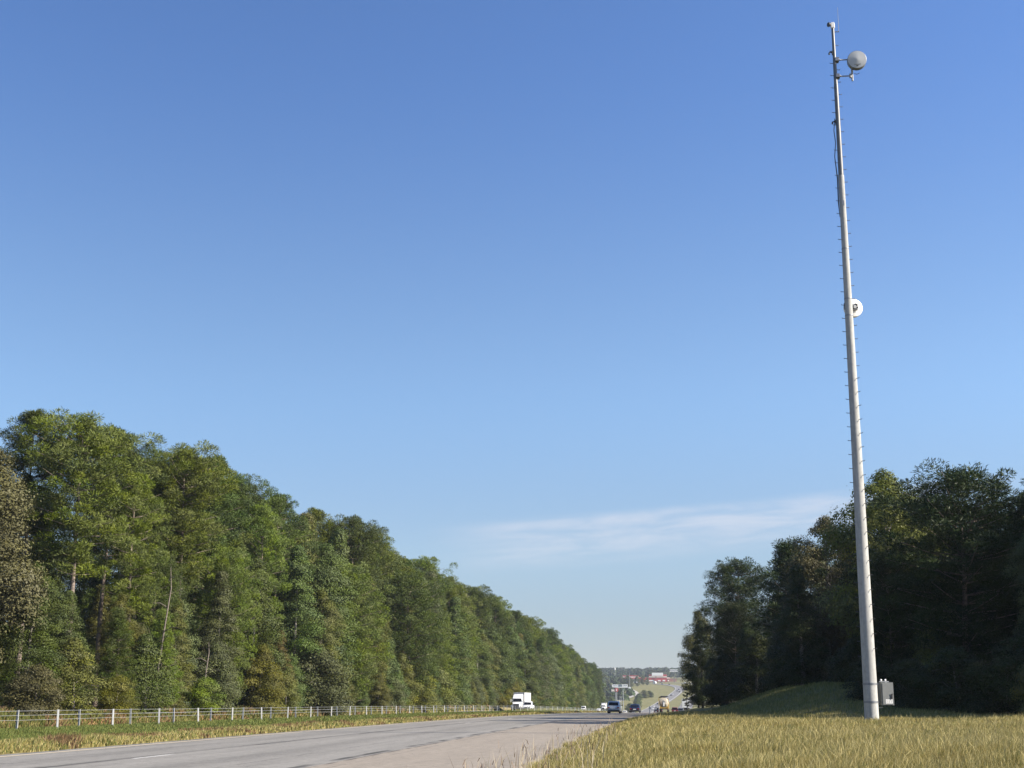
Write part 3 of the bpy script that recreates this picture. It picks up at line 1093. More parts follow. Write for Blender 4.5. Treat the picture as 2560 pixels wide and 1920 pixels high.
snag(-47.6, 131, 13.6, 1.0, 'thin dead leaning trunk in front of the forest, left of the grey green column')
snag(-47.0, 142, 7.0, .5, 'short thin dead trunk low at the forest foot behind the barrier')

# right-hand trees: (proto, tint, X, Y, height, wide, label)
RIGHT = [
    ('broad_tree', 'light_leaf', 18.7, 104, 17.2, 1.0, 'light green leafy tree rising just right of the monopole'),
    ('full_pine', 'shade_toned_pine', 21.2, 93, 14.6, 1.45, 'big dark bushy pine at the right, behind the control cabinet'),
    ('full_pine', 'shade_toned_pine', 17.0, 97, 9.5, .9, 'dark pine half hidden by the monopole and cabinet'),
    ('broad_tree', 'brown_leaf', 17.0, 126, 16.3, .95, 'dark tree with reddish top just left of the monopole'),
    ('column_tree_a', 'shade_toned_leaf', 13.4, 118, 10.0, 1.1, 'dark green leafy tree behind the top of the shaded mound'),
    ('young_pine', 'shade_toned_pine', 16.2, 152, 16.4, 1.35, 'dark pointed pine between the lone rounded pine and the reddish tree'),
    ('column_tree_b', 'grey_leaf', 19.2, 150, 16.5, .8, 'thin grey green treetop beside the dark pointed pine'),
    ('full_pine', 'shade_toned_pine', 13.6, 192, 18.3, 1.1, 'rounded pine with lit right side, standing alone on the skyline right of the road'),
    ('full_pine', 'shade_toned_pine', 11.6, 172, 11.5, .9, 'dark pine skirting the base of the lone rounded pine'),
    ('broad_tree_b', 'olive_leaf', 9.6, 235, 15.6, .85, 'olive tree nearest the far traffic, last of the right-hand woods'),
    ('column_tree_a', 'shade_toned_leaf', 8.7, 200, 12.0, .95, 'low dark tree at the roadside corner of the right-hand woods'),
    ('column_tree_b', 'shade_toned_leaf', 15.2, 215, 13.0, 1.1, 'dark leafy tree between the last olive tree and the lone pine'),
    ('column_tree_a', 'shade_toned_leaf', 15.0, 138, 12.0, 1.2, 'dark leafy tree in the hollow left of the shaded mound'),
    ('column_tree_b', 'shade_toned_pine', 12.2, 160, 9.0, 1.2, 'dark low tree at the woods edge left of the mound'),
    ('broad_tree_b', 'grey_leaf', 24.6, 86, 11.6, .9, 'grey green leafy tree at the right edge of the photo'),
    ('young_pine', 'shade_toned_pine', 26.2, 95, 13.0, 1.0, 'pine tip showing above the leafy tree at the right edge'),
    ('tall_shrub', 'shade_toned_leaf', 22.4, 82, 5.4, 1.2, 'dark green shrub in the shade below the big bushy pine'),
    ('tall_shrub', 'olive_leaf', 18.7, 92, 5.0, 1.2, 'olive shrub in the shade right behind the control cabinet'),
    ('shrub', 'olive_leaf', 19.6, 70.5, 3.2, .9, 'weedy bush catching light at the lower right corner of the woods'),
    ('shrub', 'shade_toned_leaf', 15.6, 101, 3.8, 1.2, 'dark bush on the shaded mound just left of the monopole foot'),
    ('column_tree_b', 'shade_toned_leaf', 10.8, 188, 11.0, 1.15, 'dark low tree squeezed between the roadside corner tree and the lone pine'),
    ('tall_shrub', 'shade_toned_leaf', 10.2, 168, 6.0, 1.3, 'dark bush at the foot of the black woods edge, nearest the road'),
    ('tall_shrub', 'shade_toned_leaf', 12.0, 148, 6.5, 1.4, 'dark bush at the foot of the woods in the hollow'),
    ('shrub', 'shade_toned_leaf', 13.2, 122, 4.5, 1.3, 'dark bush on the back of the shaded mound'),
    ('full_pine', 'shade_toned_pine', 20.5, 118, 16.0, 1.0, 'dark pine deep in the woods behind the light green tree'),
    ('column_tree_a', 'shade_toned_leaf', 21.0, 140, 16.0, 1.2, 'dark leafy tree deep in the woods behind the reddish tree'),
    ('full_pine', 'shade_toned_pine', 20.0, 165, 17.0, 1.1, 'dark pine deep in the woods behind the pointed pine'),
    ('column_tree_b', 'shade_toned_leaf', 19.5, 200, 16.0, 1.2, 'dark leafy tree deep in the woods behind the lone pine'),
]
GR = 'trees of the woods right of the highway'
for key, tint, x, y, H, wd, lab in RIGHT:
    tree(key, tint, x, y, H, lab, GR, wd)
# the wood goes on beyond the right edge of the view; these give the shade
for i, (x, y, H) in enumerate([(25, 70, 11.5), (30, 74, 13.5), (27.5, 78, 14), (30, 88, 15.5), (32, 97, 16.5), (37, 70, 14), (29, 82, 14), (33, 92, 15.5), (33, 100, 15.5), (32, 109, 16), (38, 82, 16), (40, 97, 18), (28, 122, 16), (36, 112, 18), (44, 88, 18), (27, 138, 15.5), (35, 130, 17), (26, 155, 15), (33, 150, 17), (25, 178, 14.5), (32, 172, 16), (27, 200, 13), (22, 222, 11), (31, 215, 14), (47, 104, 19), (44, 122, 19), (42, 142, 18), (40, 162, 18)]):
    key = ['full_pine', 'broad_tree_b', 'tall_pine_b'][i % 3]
    tree(key, 'shade_toned_pine' if 'pine' in key else 'shade_toned_leaf', x, y, H, 'dark tree deep inside the shaded woods right of the highway', GR, 1.25)

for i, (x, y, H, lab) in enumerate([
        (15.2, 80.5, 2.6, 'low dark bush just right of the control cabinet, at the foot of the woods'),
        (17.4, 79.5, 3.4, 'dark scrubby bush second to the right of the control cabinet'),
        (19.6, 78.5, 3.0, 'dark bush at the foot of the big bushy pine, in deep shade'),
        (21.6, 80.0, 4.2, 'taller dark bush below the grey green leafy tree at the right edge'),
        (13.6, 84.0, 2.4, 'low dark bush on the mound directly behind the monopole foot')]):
    tree('shrub', 'shade_toned_leaf', x, y, H, lab, GR, 1.3)
# undergrowth that closes the view under the crowns
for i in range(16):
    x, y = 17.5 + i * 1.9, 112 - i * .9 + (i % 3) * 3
    tree('tall_shrub', 'shade_toned_leaf', x, y, 5.5 + (i % 4), 'dark undergrowth shrub deep under the trees of the shaded woods', GR, 1.5)

# a leafy sapling against the far traffic
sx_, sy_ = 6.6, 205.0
tree('sapling', 'shade_toned_leaf', sx_ + .1, sy_, 3.3, 'thin dark sapling standing against the grey far traffic, left of the black woods')


# ------------------------------------------------------------------ far woods and hill
def far_wood(name, pts, hlo, hhi, rlo, rhi, seed, per=110, tint=(0.045, 0.062, 0.026)):
    g = np.random.default_rng(seed)
    C, N, S, K = [], [], [], []
    for (x, y) in pts:
        H = g.uniform(hlo, hhi)
        r = g.uniform(rlo, rhi)
        z0 = hz(x, y)
        d = unit(g.normal(size=(per, 3)))
        d[:, 2] = np.abs(d[:, 2]) * 1.0 - .25
        q = g.uniform(.75, 1.05, (per, 1))
        c = np.array([x, y, z0 + H * .5]) + d * q * np.array([r, r, H * .5])
        C.append(c)
        N.append(unit(d + g.normal(size=(per, 3)) * .5))
        S.append(g.uniform(.35, .65, per) * r)
        v = g.uniform(.65, 1.35) * np.array(tint) * g.uniform(.85, 1.15, 3)
        K.append(np.tile(v, (per, 1)) * g.uniform(.75, 1.25, (per, 1)))
    me = leaf_quads(name, np.concatenate(C), np.concatenate(N), np.concatenate(S), np.concatenate(K), .9)
    return me


M['far_leaf'] = attr_mat('distant_foliage', 0.8, 0.15)
gg = np.random.default_rng(5)
pts = []
for _ in range(1500):
    y = gg.uniform(2560, 3450)
    x = gg.uniform(-330, 420) + 0.05 * (y - 2500)
    pts.append((x, y))
tag(link('distant_forest', far_wood('distant_forest', pts, 11, 18, 5, 9, 3, 110), None, M['far_leaf']), kind='stuff')
pts = []
for _ in range(620):
    y = gg.uniform(1080, 2400)
    x = -gg.uniform(.006 if y > 1500 else .019, .115) * y
    if 2050 < y:
        x -= 12
    pts.append((x, y))
tag(link('valley_woods', far_wood('valley_woods', pts, 9, 15, 3.5, 6, 8, 150, (0.050, 0.066, 0.026)), None, M['far_leaf']), kind='stuff')

GV = 'bushes and trees of the far valley'
VAL = [
    ('broad_tree', 'grey_leaf', -25, 1240, 15, 'grey green tree below the roadside billboards in the far valley'),
    ('broad_tree_b', 'green_leaf', -35, 1260, 18, 'dark tree left of the billboards at the end of the forest'),
    ('broad_tree', 'olive_leaf', -58, 1180, 21, 'olive tree at the very end of the left forest, above the box truck'),
    ('shrub', 'green_leaf', -8.7, 1290, 8.5, 'large dark bush right of the silver SUV on the valley slope'),
    ('shrub', 'green_leaf', -2.5, 1480, 7.5, 'lower dark bush on the grass slope below the access road'),
    ('shrub', 'green_leaf', -1, 1620, 7.5, 'left bush of the row along the access road'),
    ('shrub', 'olive_leaf', 5.5, 1680, 9, 'middle bush of the row along the access road'),
    ('shrub', 'green_leaf', 11.5, 1700, 7.5, 'right bush of the row along the access road'),
    ('broad_tree', 'grey_leaf', -13, 1900, 17, 'blue grey tree below the red shop buildings, left'),
    ('broad_tree_b', 'green_leaf', -3, 2020, 15, 'blue grey tree in the dark clump beside the far bend'),
    ('broad_tree', 'dark_pine', 5, 2060, 14, 'dark tree of the clump beside the far bend, nearest the bend'),
    ('broad_tree_b', 'dark_pine', 11, 2080, 11, 'small dark tree at the tip of the clump beside the far bend'),
    ('broad_tree', 'dark_pine', -17, 1950, 18, 'dark tree behind the tall thin mast in the valley'),
]
for key, tint, x, y, H, lab in VAL:
    tree(key, tint, x, y, H, lab, GV, 1.25)


# ------------------------------------------------------------------ monopole with its fittings
PX, PY = 9.85, 62.0
PZ = hz(PX, PY)
TO_CAM = math.atan2(-PY, -PX)             # azimuth (math angle) from the pole to the road camera side
POLE_T = 33.0                             # top of pole
pz = lambda z: z - PZ


def pole_r(z):
    return float(np.interp(z, [0.4, 3.3, 20.0, 25.35, 25.36, 28.5, 29.9, 29.91, 32.9], [.305, .288, .168, .134, .122, .105, .099, .090, .068]))


M['concrete'] = None
m, t, b = mat_new('spun_concrete')
tcn = t.node('ShaderNodeTexCoord')
sp = t.node('ShaderNodeSeparateXYZ')
t.l.new(tcn.outputs['Object'], sp.inputs[0])
st = t.node('ShaderNodeCombineXYZ')
t.put(st.inputs[0], t.math('MULTIPLY', sp.outputs[0], 3.0))
t.put(st.inputs[1], t.math('MULTIPLY', sp.outputs[1], 3.0))
t.put(st.inputs[2], t.math('MULTIPLY', sp.outputs[2], 0.5))
a1 = t.noise(st.outputs[0], 2.0, 5, 0.65)
a2 = t.noise(tcn.outputs['Object'], 7.0, 5, 0.7)
fc = t.math('MULTIPLY', t.ramp(a1, .3, .7, .82, 1.08), t.ramp(a2, .3, .7, .90, 1.06))
vm = t.node('ShaderNodeVectorMath', operation='SCALE')
vm.inputs[0].default_value = (0.365, 0.367, 0.352)
t.put(vm.inputs['Scale'], fc)
t.put(b.inputs['Base Color'], vm.outputs[0])
b.inputs['Roughness'].default_value = .85
bn = t.node('ShaderNodeBump')
bn.inputs['Strength'].default_value = .25
bn.inputs['Distance'].default_value = .02
t.put(bn.inputs['Height'], a2)
t.l.new(bn.outputs[0], b.inputs['Normal'])
M['concrete'] = m

pole = empty('utility_pole', (PX, PY, PZ))
tag(pole, 'very tall tapering grey monopole with climbing pegs standing in the grass at right', 'pole')


def shaft(name, z0, z1, mat, n=28):
    mb = MB()
    zs = np.linspace(z0, z1, max(3, int((z1 - z0) / 1.2)))
    mb.lathe([(pole_r(z if z < z1 - 1e-6 else z1 - .005), pz(z)) for z in zs], n)
    return mb.build(name, mat, pole, 50)


shaft('concrete_shaft', PZ - .5, 25.35, M['concrete'])
M['shaft_steel'] = simple('shaft_steel', (0.13, 0.135, 0.14), .42, .1, .12, 3)
shaft('steel_shaft', 25.36, 29.90, M['shaft_steel'])
shaft('steel_shaft', 29.91, 32.85, M['shaft_steel'])


def peg(z, az_, out=.15):
    r = pole_r(z)
    c, s = math.cos(az_), math.sin(az_)
    mb = MB()
    e = r + out
    mb.tube([(c * (r - .02), s * (r - .02), 0), (c * e, s * e, 0.0), (c * (e + .004), s * (e + .004), .035)], [.015, .014, .014], 6)
    o = mb.build('step_peg', M['peg'], pole)
    o.location.z = pz(z)


A_L = math.atan2(-math.sin(R(5.15)), -math.cos(R(5.15))) + .12     # to the left in the photo
k = 0
z = 3.3
while z < 32.0:
    side = k % 2
    if side == 0:
        a = A_L if z > 9 else A_L - .1
    else:
        a = A_L + math.pi if z > 16 else A_L + math.pi * .70
    if not (27.0 < z < 27.4 and side == 0):
        peg(z, a)
    k += 1
    z += .315
# bands and small fittings
for zb in (19.35, 18.55, 2.16, 2.11, 1.40, 1.35, 21.75):
    mb = MB()
    r = pole_r(zb)
    mb.lathe([(r + .002, -.018), (r + .012, -.018), (r + .012, .018), (r + .002, .018)], 28)
    o = mb.build('strap_band', M['galv_dark'], pole, 30)
    o.location.z = pz(zb)
mb = MB()
r = pole_r(26.2)
mb.tube([(-r - .03, -.02, pz(28.2)), (-r - .10, -.02, pz(27.6)), (-r - .05, 0, pz(27)), (-r - .13, -.02, pz(26.3)), (-pole_r(25) - .04, -.03, pz(25.2)), (-pole_r(24) - .05, -.03, pz(24.0)),
         (-pole_r(23.4) - .02, -.03, pz(23.3))], [.018, .02, .02, .02, .03, .03, .012], 7)
mb.build('cable_run', M['trim'], pole, 60)
for zc in (31.55, 28.0):
    mb = MB()
    rr = pole_r(zc)
    mb.tube([(-rr, -.02, 0), (-rr - .08, -.02, .06), (-rr - .15, -.02, .03), (-rr - .16, -.02, -.06)], [.03, .035, .04, .045], 8)
    mb.box(-rr - .03, -rr + .02, -.07, .03, -.08, .12)
    o = mb.build('cable_entry', M['trim'], pole, 60)
    o.location.z = pz(zc)
mb = MB()
mb.box(-.05, .05, -pole_r(23.9) - .02, -pole_r(23.9) + .05, -.12, .12)
o = mb.build('inspection_plate', M['galv_dark'], pole)
o.location.z = pz(23.95)


def basis(fwd):
    """matrix whose +Z looks along fwd, +Y kept upward"""
    zz = Vector(fwd).normalized()
    xx = Vector((0, 0, 1)).cross(zz).normalized()
    yy = zz.cross(xx)
    return Matrix((xx, yy, zz)).transposed().to_4x4()


RT = Vector((math.cos(R(5.15)), math.sin(R(5.15)), 0))
FW = Vector((-math.sin(R(5.15)), math.cos(R(5.15)), 0))
P0 = Vector((PX, PY, 0))

# upper microwave dish on its bracket
zd = 31.08
dish = empty('microwave_dish', (PX, PY, zd))
tag(dish, 'grey drum dish antenna held out on two arms near the top of the pole', 'antenna', 'dish antennas on the pole')
cx = 1.00                                       # dish centre right of the pole
facing = basis(-FW * .98 + RT * -.12 + Vector((0, 0, -.05)))
mb = MB()
mb.lathe([(.405, -.20), (.445, -.16), (.445, .10), (.43, .115)], 40)
o = mb.build('shroud', M['galv_dark'], dish, 40)
off = Matrix.Translation(RT * cx + FW * -.22)
o.matrix_basis = off @ facing
mb = MB()
mb.lathe([(.43, .105), (.425, .118), (.30, .132), (.15, .150), (.012, .170)], 40)
o2 = mb.build('radome', M['radome'], o, 60)
mb = MB()
pts_ = []
for i in range(9):
    xx = -.16 + .04 * i
    rr_ = math.hypot(xx, -.255)
    zz_ = float(np.interp(rr_, [.012, .15, .30, .425], [.170, .150, .132, .118]))
    pts_.append((xx, -.255 + abs(i - 4) * .004, zz_ + .004))
mb.tube(pts_, .009, 6)
mb.box(-.045, .045, -.335, -.30, float(np.interp(.318, [.30, .425], [.132, .118])) - .006, float(np.interp(.318, [.30, .425], [.132, .118])) + .006)
mb.build('logo_strip', M['trim'], o)
mb = MB()
px_ = RT * .80
mb.tube([tuple(px_ + Vector((0, 0, .36))), tuple(px_ + Vector((0, 0, -.95)))], .048, 12)
mb.build('mount_pipe', M['galv'], dish, 40)
for dz_, st_ in ((.12, 0), (-.72, 1)):
    mb = MB()
    mb.tube([tuple(RT * .05 + Vector((0, 0, dz_))), tuple(RT * .76 + Vector((0, 0, dz_ + .03)))], .032, 10)
    mb.tube([tuple(RT * .72 + Vector((0, 0, dz_ - .07))), tuple(RT * .72 + Vector((0, 0, dz_ + .13)))], .06, 8)
    mb.build('bracket_arm', M['galv'], dish, 40)
    mb = MB()
    c0 = RT * .11 + Vector((0, 0, dz_))
    mb.box(c0.x - .1, c0.x + .09, c0.y - .16, c0.y + .16, c0.z - .09, c0.z + .09, 0, .02)
    mb.tube([tuple(c0 + FW * -.13 + RT * .02), tuple(c0 + FW * -.10 + RT * .16 + Vector((0, 0, -.05)))], .035, 8)
    mb.build('clamp', M['galv_dark'], dish)
mb = MB()
p_ = RT * .93 + FW * .1
mb.tube([tuple(p_ + Vector((0, 0, -.52))), tuple(p_ + RT * .12 + Vector((0, 0, -.56))), tuple(p_ + RT * .25 + Vector((0, 0, -.50)))], .014, 6)
mb.build('cable', M['trim'], dish, 60)

# lower dish, seen from behind its hub
zl = 19.03
dish2 = empty('microwave_dish', (PX, PY, zl))
tag(dish2, 'white dish antenna with round grey hub halfway up the pole', 'antenna', 'dish antennas on the pole')
rp = pole_r(zl)
face2 = basis(-FW * .98 + RT * .15 + Vector((0, 0, .02)))
cpos = RT * .32 + FW * .36
mb = MB()
mb.lathe([(.43, -.16), (.43, .02), (.415, .04), (.18, .11), (.175, .10)], 40)
o = mb.build('reflector', M['white'], dish2, 35)
o.matrix_basis = Matrix.Translation(cpos) @ face2
mb = MB()
mb.lathe([(.178, .08), (.178, .13), (.165, .15), (.08, .155)], 32)
mb.box(-.08, .05, -.09, .08, .15, .21, 0, .01)
h = mb.build('hub', M['galv'], o, 35)
mb = MB()
for q in ((.12, .10), (.13, -.02), (.06, .14)):
    mb.box(q[0] - .03, q[0] + .03, q[1] - .025, q[1] + .025, .15, .20)
mb.box(-.15, .12, -.17, -.11, .15, .18)
mb.build('mount_bolt', M['trim'], h)
mb = MB()
mb.tube([tuple(RT * .0 + FW * (rp - .02)), tuple(RT * .12 + FW * .4)], .06, 10)
mb.tube([tuple(RT * -rp + Vector((0, 0, -.18))), tuple(RT * (-rp - .015) + Vector((0, 0, 0))), tuple(RT * -rp + Vector((0, 0, .12)))], .03, 8)
mb.build('mount_bracket', M['galv_dark'], dish2, 40)

# camera on the pole top, whip antenna
camr = empty('surveillance_camera', (PX, PY, 32.84))
tag(camr, 'small white housing with round black lens hood on top of the pole', 'camera')
mb = MB()
mb.loft([[(x * s + .0, y * s, zz) for x, y in ((-.07, -.09), (.07, -.09), (.10, 0), (.07, .09), (-.07, .09), (-.10, 0))] for zz, s in ((0.0, .7), (.03, 1), (.24, 1.02), (.29, .95), (.305, .6))])
mb.build('housing', M['white'], camr, 35)
mb = MB()
ax_ = (-RT * .85 - FW * .35 + Vector((0, 0, -.10))).normalized()
c1, c2 = ax_ * .05 + Vector((0, 0, .19)), ax_ * .22 + Vector((0, 0, .185))
mb.tube([tuple(c1), tuple(ax_ * .15 + Vector((0, 0, .19)))], .05, 12)
mb.tube([tuple(ax_ * .14 + Vector((0, 0, .19))), tuple(c2), tuple(ax_ * .25 + Vector((0, 0, .184)))], [.075, .115, .11], 16)
mb.build('lens_hood', M['trim'], camr, 40)
whip = empty('whip_antenna', (PX, PY, 32.6))
tag(whip, 'thin grey whip antenna on a short arm at the top of the pole', 'antenna')
mb = MB()
mb.tube([tuple(RT * .05 + Vector((0, 0, .06))), tuple(RT * .29 + Vector((0, 0, .08)))], .022, 8)
mb.build('arm', M['galv_dark'], whip)
mb = MB()
mb.tube([tuple(RT * .28 + Vector((0, 0, .06))), tuple(RT * .285 + Vector((0, 0, .5))), tuple(RT * .285 + Vector((0, 0, 1.36)))], [.014, .011, .007], 6)
mb.build('rod', M['galv'], whip)

# control cabinet strapped to the pole
cab = empty('control_cabinet', (PX, PY, 0))
tag(cab, 'grey metal control cabinet strapped to the right side of the pole foot', 'cabinet')
rc = pole_r(1.7)
cabm = Matrix.Translation(RT * (rc + .10 + .33) + FW * .30) @ Matrix.Rotation(R(13), 4, 'Z')
ZB, ZT = 1.24, 2.20
mb = MB()
mb.box(-.285, .255, -.26, .26, ZB, ZT)
o = mb.build('box', M['cabinet'], cab)
o.matrix_basis = cabm
dr = MB()
dr.box(-.245, .235, -.292, -.264, ZB + .03, ZT - .03)
d_ = dr.build('door', M['cabinet'], o)
hd = MB()
hd.box(.145, .175, -.325, -.294, 1.52, 1.72)
hd.tube([(.10, -.315, 1.55), (.18, -.325, 1.68), (.205, -.315, 1.74)], .012, 6)
hd.tube([(.10, -.315, 1.72), (.16, -.325, 1.60), (.12, -.315, 1.48)], .010, 6)
hd.build('handle', M['trim'], d_)
rail = MB()
rail.box(-.26, .16, -.05, .05, ZT + .02, ZT + .055)
rail.box(.0, .06, -.05, .05, ZT + .003, ZT + .018)
o3 = rail.build('top_rail', M['galv'], cab)
o3.matrix_basis = cabm
for xk in (-.17, .02):
    kb = MB()
    kb.lathe([(.02, ZT + .058), (.04, ZT + .075), (.045, ZT + .10), (.03, ZT + .135), (.008, ZT + .145)], 12, 0, 'Z', (xk, 0, 0))
    o4 = kb.build('vent_cap', M['white'], cab, 40)
    o4.matrix_basis = cabm
for i in range(3):
    pl = MB()
    x0 = -.125 + i * .103
    pl.box(x0, x0 + .092, -.297, -.2935, 1.31, 1.485)
    p_ = pl.build('notice', M['white'], d_)
    tx = MB()
    for j in range(7):
        tx.box(x0 + .03, x0 + .07 - (j * 5 % 3) * .006, -.2995, -.2975, 1.325 + j * .021, 1.335 + j * .021)
    tx.build('print', M['trim'], p_)
arm = MB()
for zb in (2.13, 1.37):
    arm.box(-.42, -.287, -.03, .03, zb - .03, zb + .03)
o5 = arm.build('bracket', M['galv'], cab)
o5.matrix_basis = cabm
leg = MB()
leg.box(-.40, -.16, -.03, .03, 1.13, 1.17)
o6 = leg.build('conduit', M['galv'], cab)
o6.matrix_basis = cabm


# ------------------------------------------------------------------ cable barrier
def barrier():
    root = empty('cable_barrier', (-25, 20, hz(-25, 20)))
    tag(root, 'long grey cable barrier of thin steel posts and wires on the grassy median', 'barrier')
    ox, oy, oz = root.location
    ys = []
    y = 24.0
    k = 0
    while y < 430:
        ys.append(y)
        y += (2.75 if k % 2 else 3.45) if y < 200 else 4.2
        k += 1
    UB = -25.0
    # posts are shallow C channels
    post_mesh = None
    rest = MB()
    near = [y for y in ys if y > 45]
    vis = near[:96]
    for i, y in enumerate(ys):
        x = UB + (.10 if i % 2 else -.10) + float(shift(y))
        z = hz(x, y)
        if y in vis:
            if post_mesh is None:
                mb = MB()
                mb.box(-.042, .042, -.02, -.012, -.3, .82)
                mb.box(-.042, -.034, -.0119, .03, -.3, .82)
                mb.box(.034, .042, -.0119, .03, -.3, .82)
                mb.box(-.04, .04, -.024, -.0205, .35, .37)
                mb.box(-.04, .04, -.024, -.0205, .55, .57)
                post_mesh = mb.mesh('post')
                post_mesh.materials.append(M['galv'])
            o = link('post', post_mesh, root)
            o.location = (x - ox, y - oy, z - oz)
            o.rotation_euler = (random.gauss(0, .015), random.gauss(.0, .03) + (.07 if i == 7 else 0), (.75 if i % 2 else -.1) + random.uniform(-.2, .2))
        else:
            rest.box(x - ox - .05, x - ox + .05, y - oy - .02, y - oy + .02, z - oz - .3, z - oz + .82)
    r = rest.build('barrier_post', M['galv'], root)
    r['kind'] = 'stuff'
    for hgt, du in ((.775, 0), (.60, .06), (.60, -.06), (.42, .0)):
        mb = MB()
        pts = []
        for i, y in enumerate(ys):
            x = UB + ((.06 if i % 2 else -.06) if du == 0 else du) + float(shift(y))
            pts.append((x - ox, y - oy, hz(x, y) + hgt - oz + random.gauss(0, .006)))
        mb.tube(pts, [.006 + .00002 * p[1] for p in pts], 6)
        mb.build('wire_rope', M['galv'], root, 60)


barrier()

# delineator posts beside the shoulder
M['reflector_white'] = simple('white_plastic', (0.75, 0.74, 0.70), .5)
for (px_off, y, lab) in ((-1.95, 178, 'thin white marker post at the shoulder just right of the silver SUV'),
                         (-1.75, 150, 'thin white marker post at the shoulder below the navy car')):
    x = px_off + float(shift(y))
    r_ = empty('marker_post', (x, y, hz(x, y)))
    tag(r_, lab, 'marker post', 'marker posts at the shoulder')
    mb = MB()
    mb.tube([(0, 0, -.15), (0, 0, .95)], .035, 8)
    mb.build('stake', M['reflector_white'], r_)
    mb = MB()
    mb.box(-.045, .045, -.045, -.036, .75, .92)
    mb.build('reflector', M['clear_lamp'], r_)


# ------------------------------------------------------------------ vehicles
def ring_rect(y, w, z0, z1, rad=.12, tuck=0.0):
    """rounded rectangle section in XZ at station y"""
    pts = []
    for cx_, cz_, a0 in ((w - rad, z1 - rad, 0), (-w + rad, z1 - rad, 90), (-w + rad + tuck, z0 + rad, 180), (w - rad - tuck, z0 + rad, 270)):
        for a in (0, 30, 60, 90):
            t_ = R(a0 + a)
            pts.append((cx_ + rad * math.cos(t_), y, cz_ + rad * math.sin(t_)))
    return pts


PAINT = {
    'silver': paint('silver_blue_paint', (0.38, 0.43, 0.47), .2),
    'navy': paint('navy_paint', (0.005, 0.008, 0.032), .1),
    'white': paint('white_paint', (0.78, 0.78, 0.77)),
    'grey': paint('grey_paint', (0.12, 0.125, 0.13), .4),
    'black': paint('black_paint', (0.015, 0.015, 0.017)),
    'red': paint('dark_red_paint', (0.16, 0.02, 0.018)),
    'tan': paint('tan_paint', (0.30, 0.26, 0.20), .2),
    'yellow': paint('yellow_paint', (0.55, 0.34, 0.05)),
}
PROTO_CAR = {}


def wheel(root, x, y, r=.34, w=.22):
    mb = MB()
    s = 1 if x > 0 else -1
    mb.lathe([(r * .62, -w / 2), (r * .94, -w / 2), (r, -w / 2 + .03), (r, w / 2 - .03), (r * .94, w / 2), (r * .62, w / 2)], 20, 0, 'X')
    o = mb.build('wheel', M['black'], root, 40)
    o.location = (x, y, r)
    mb = MB()
    mb.lathe([(.02, s * (w / 2 - .05)), (r * .3, s * (w / 2 - .02)), (r * .61, s * (w / 2 - .01)), (r * .61, s * (w / 2 - .08))], 16, 0, 'X')
    mb.build('rim', M['galv'], o, 40)
    return o


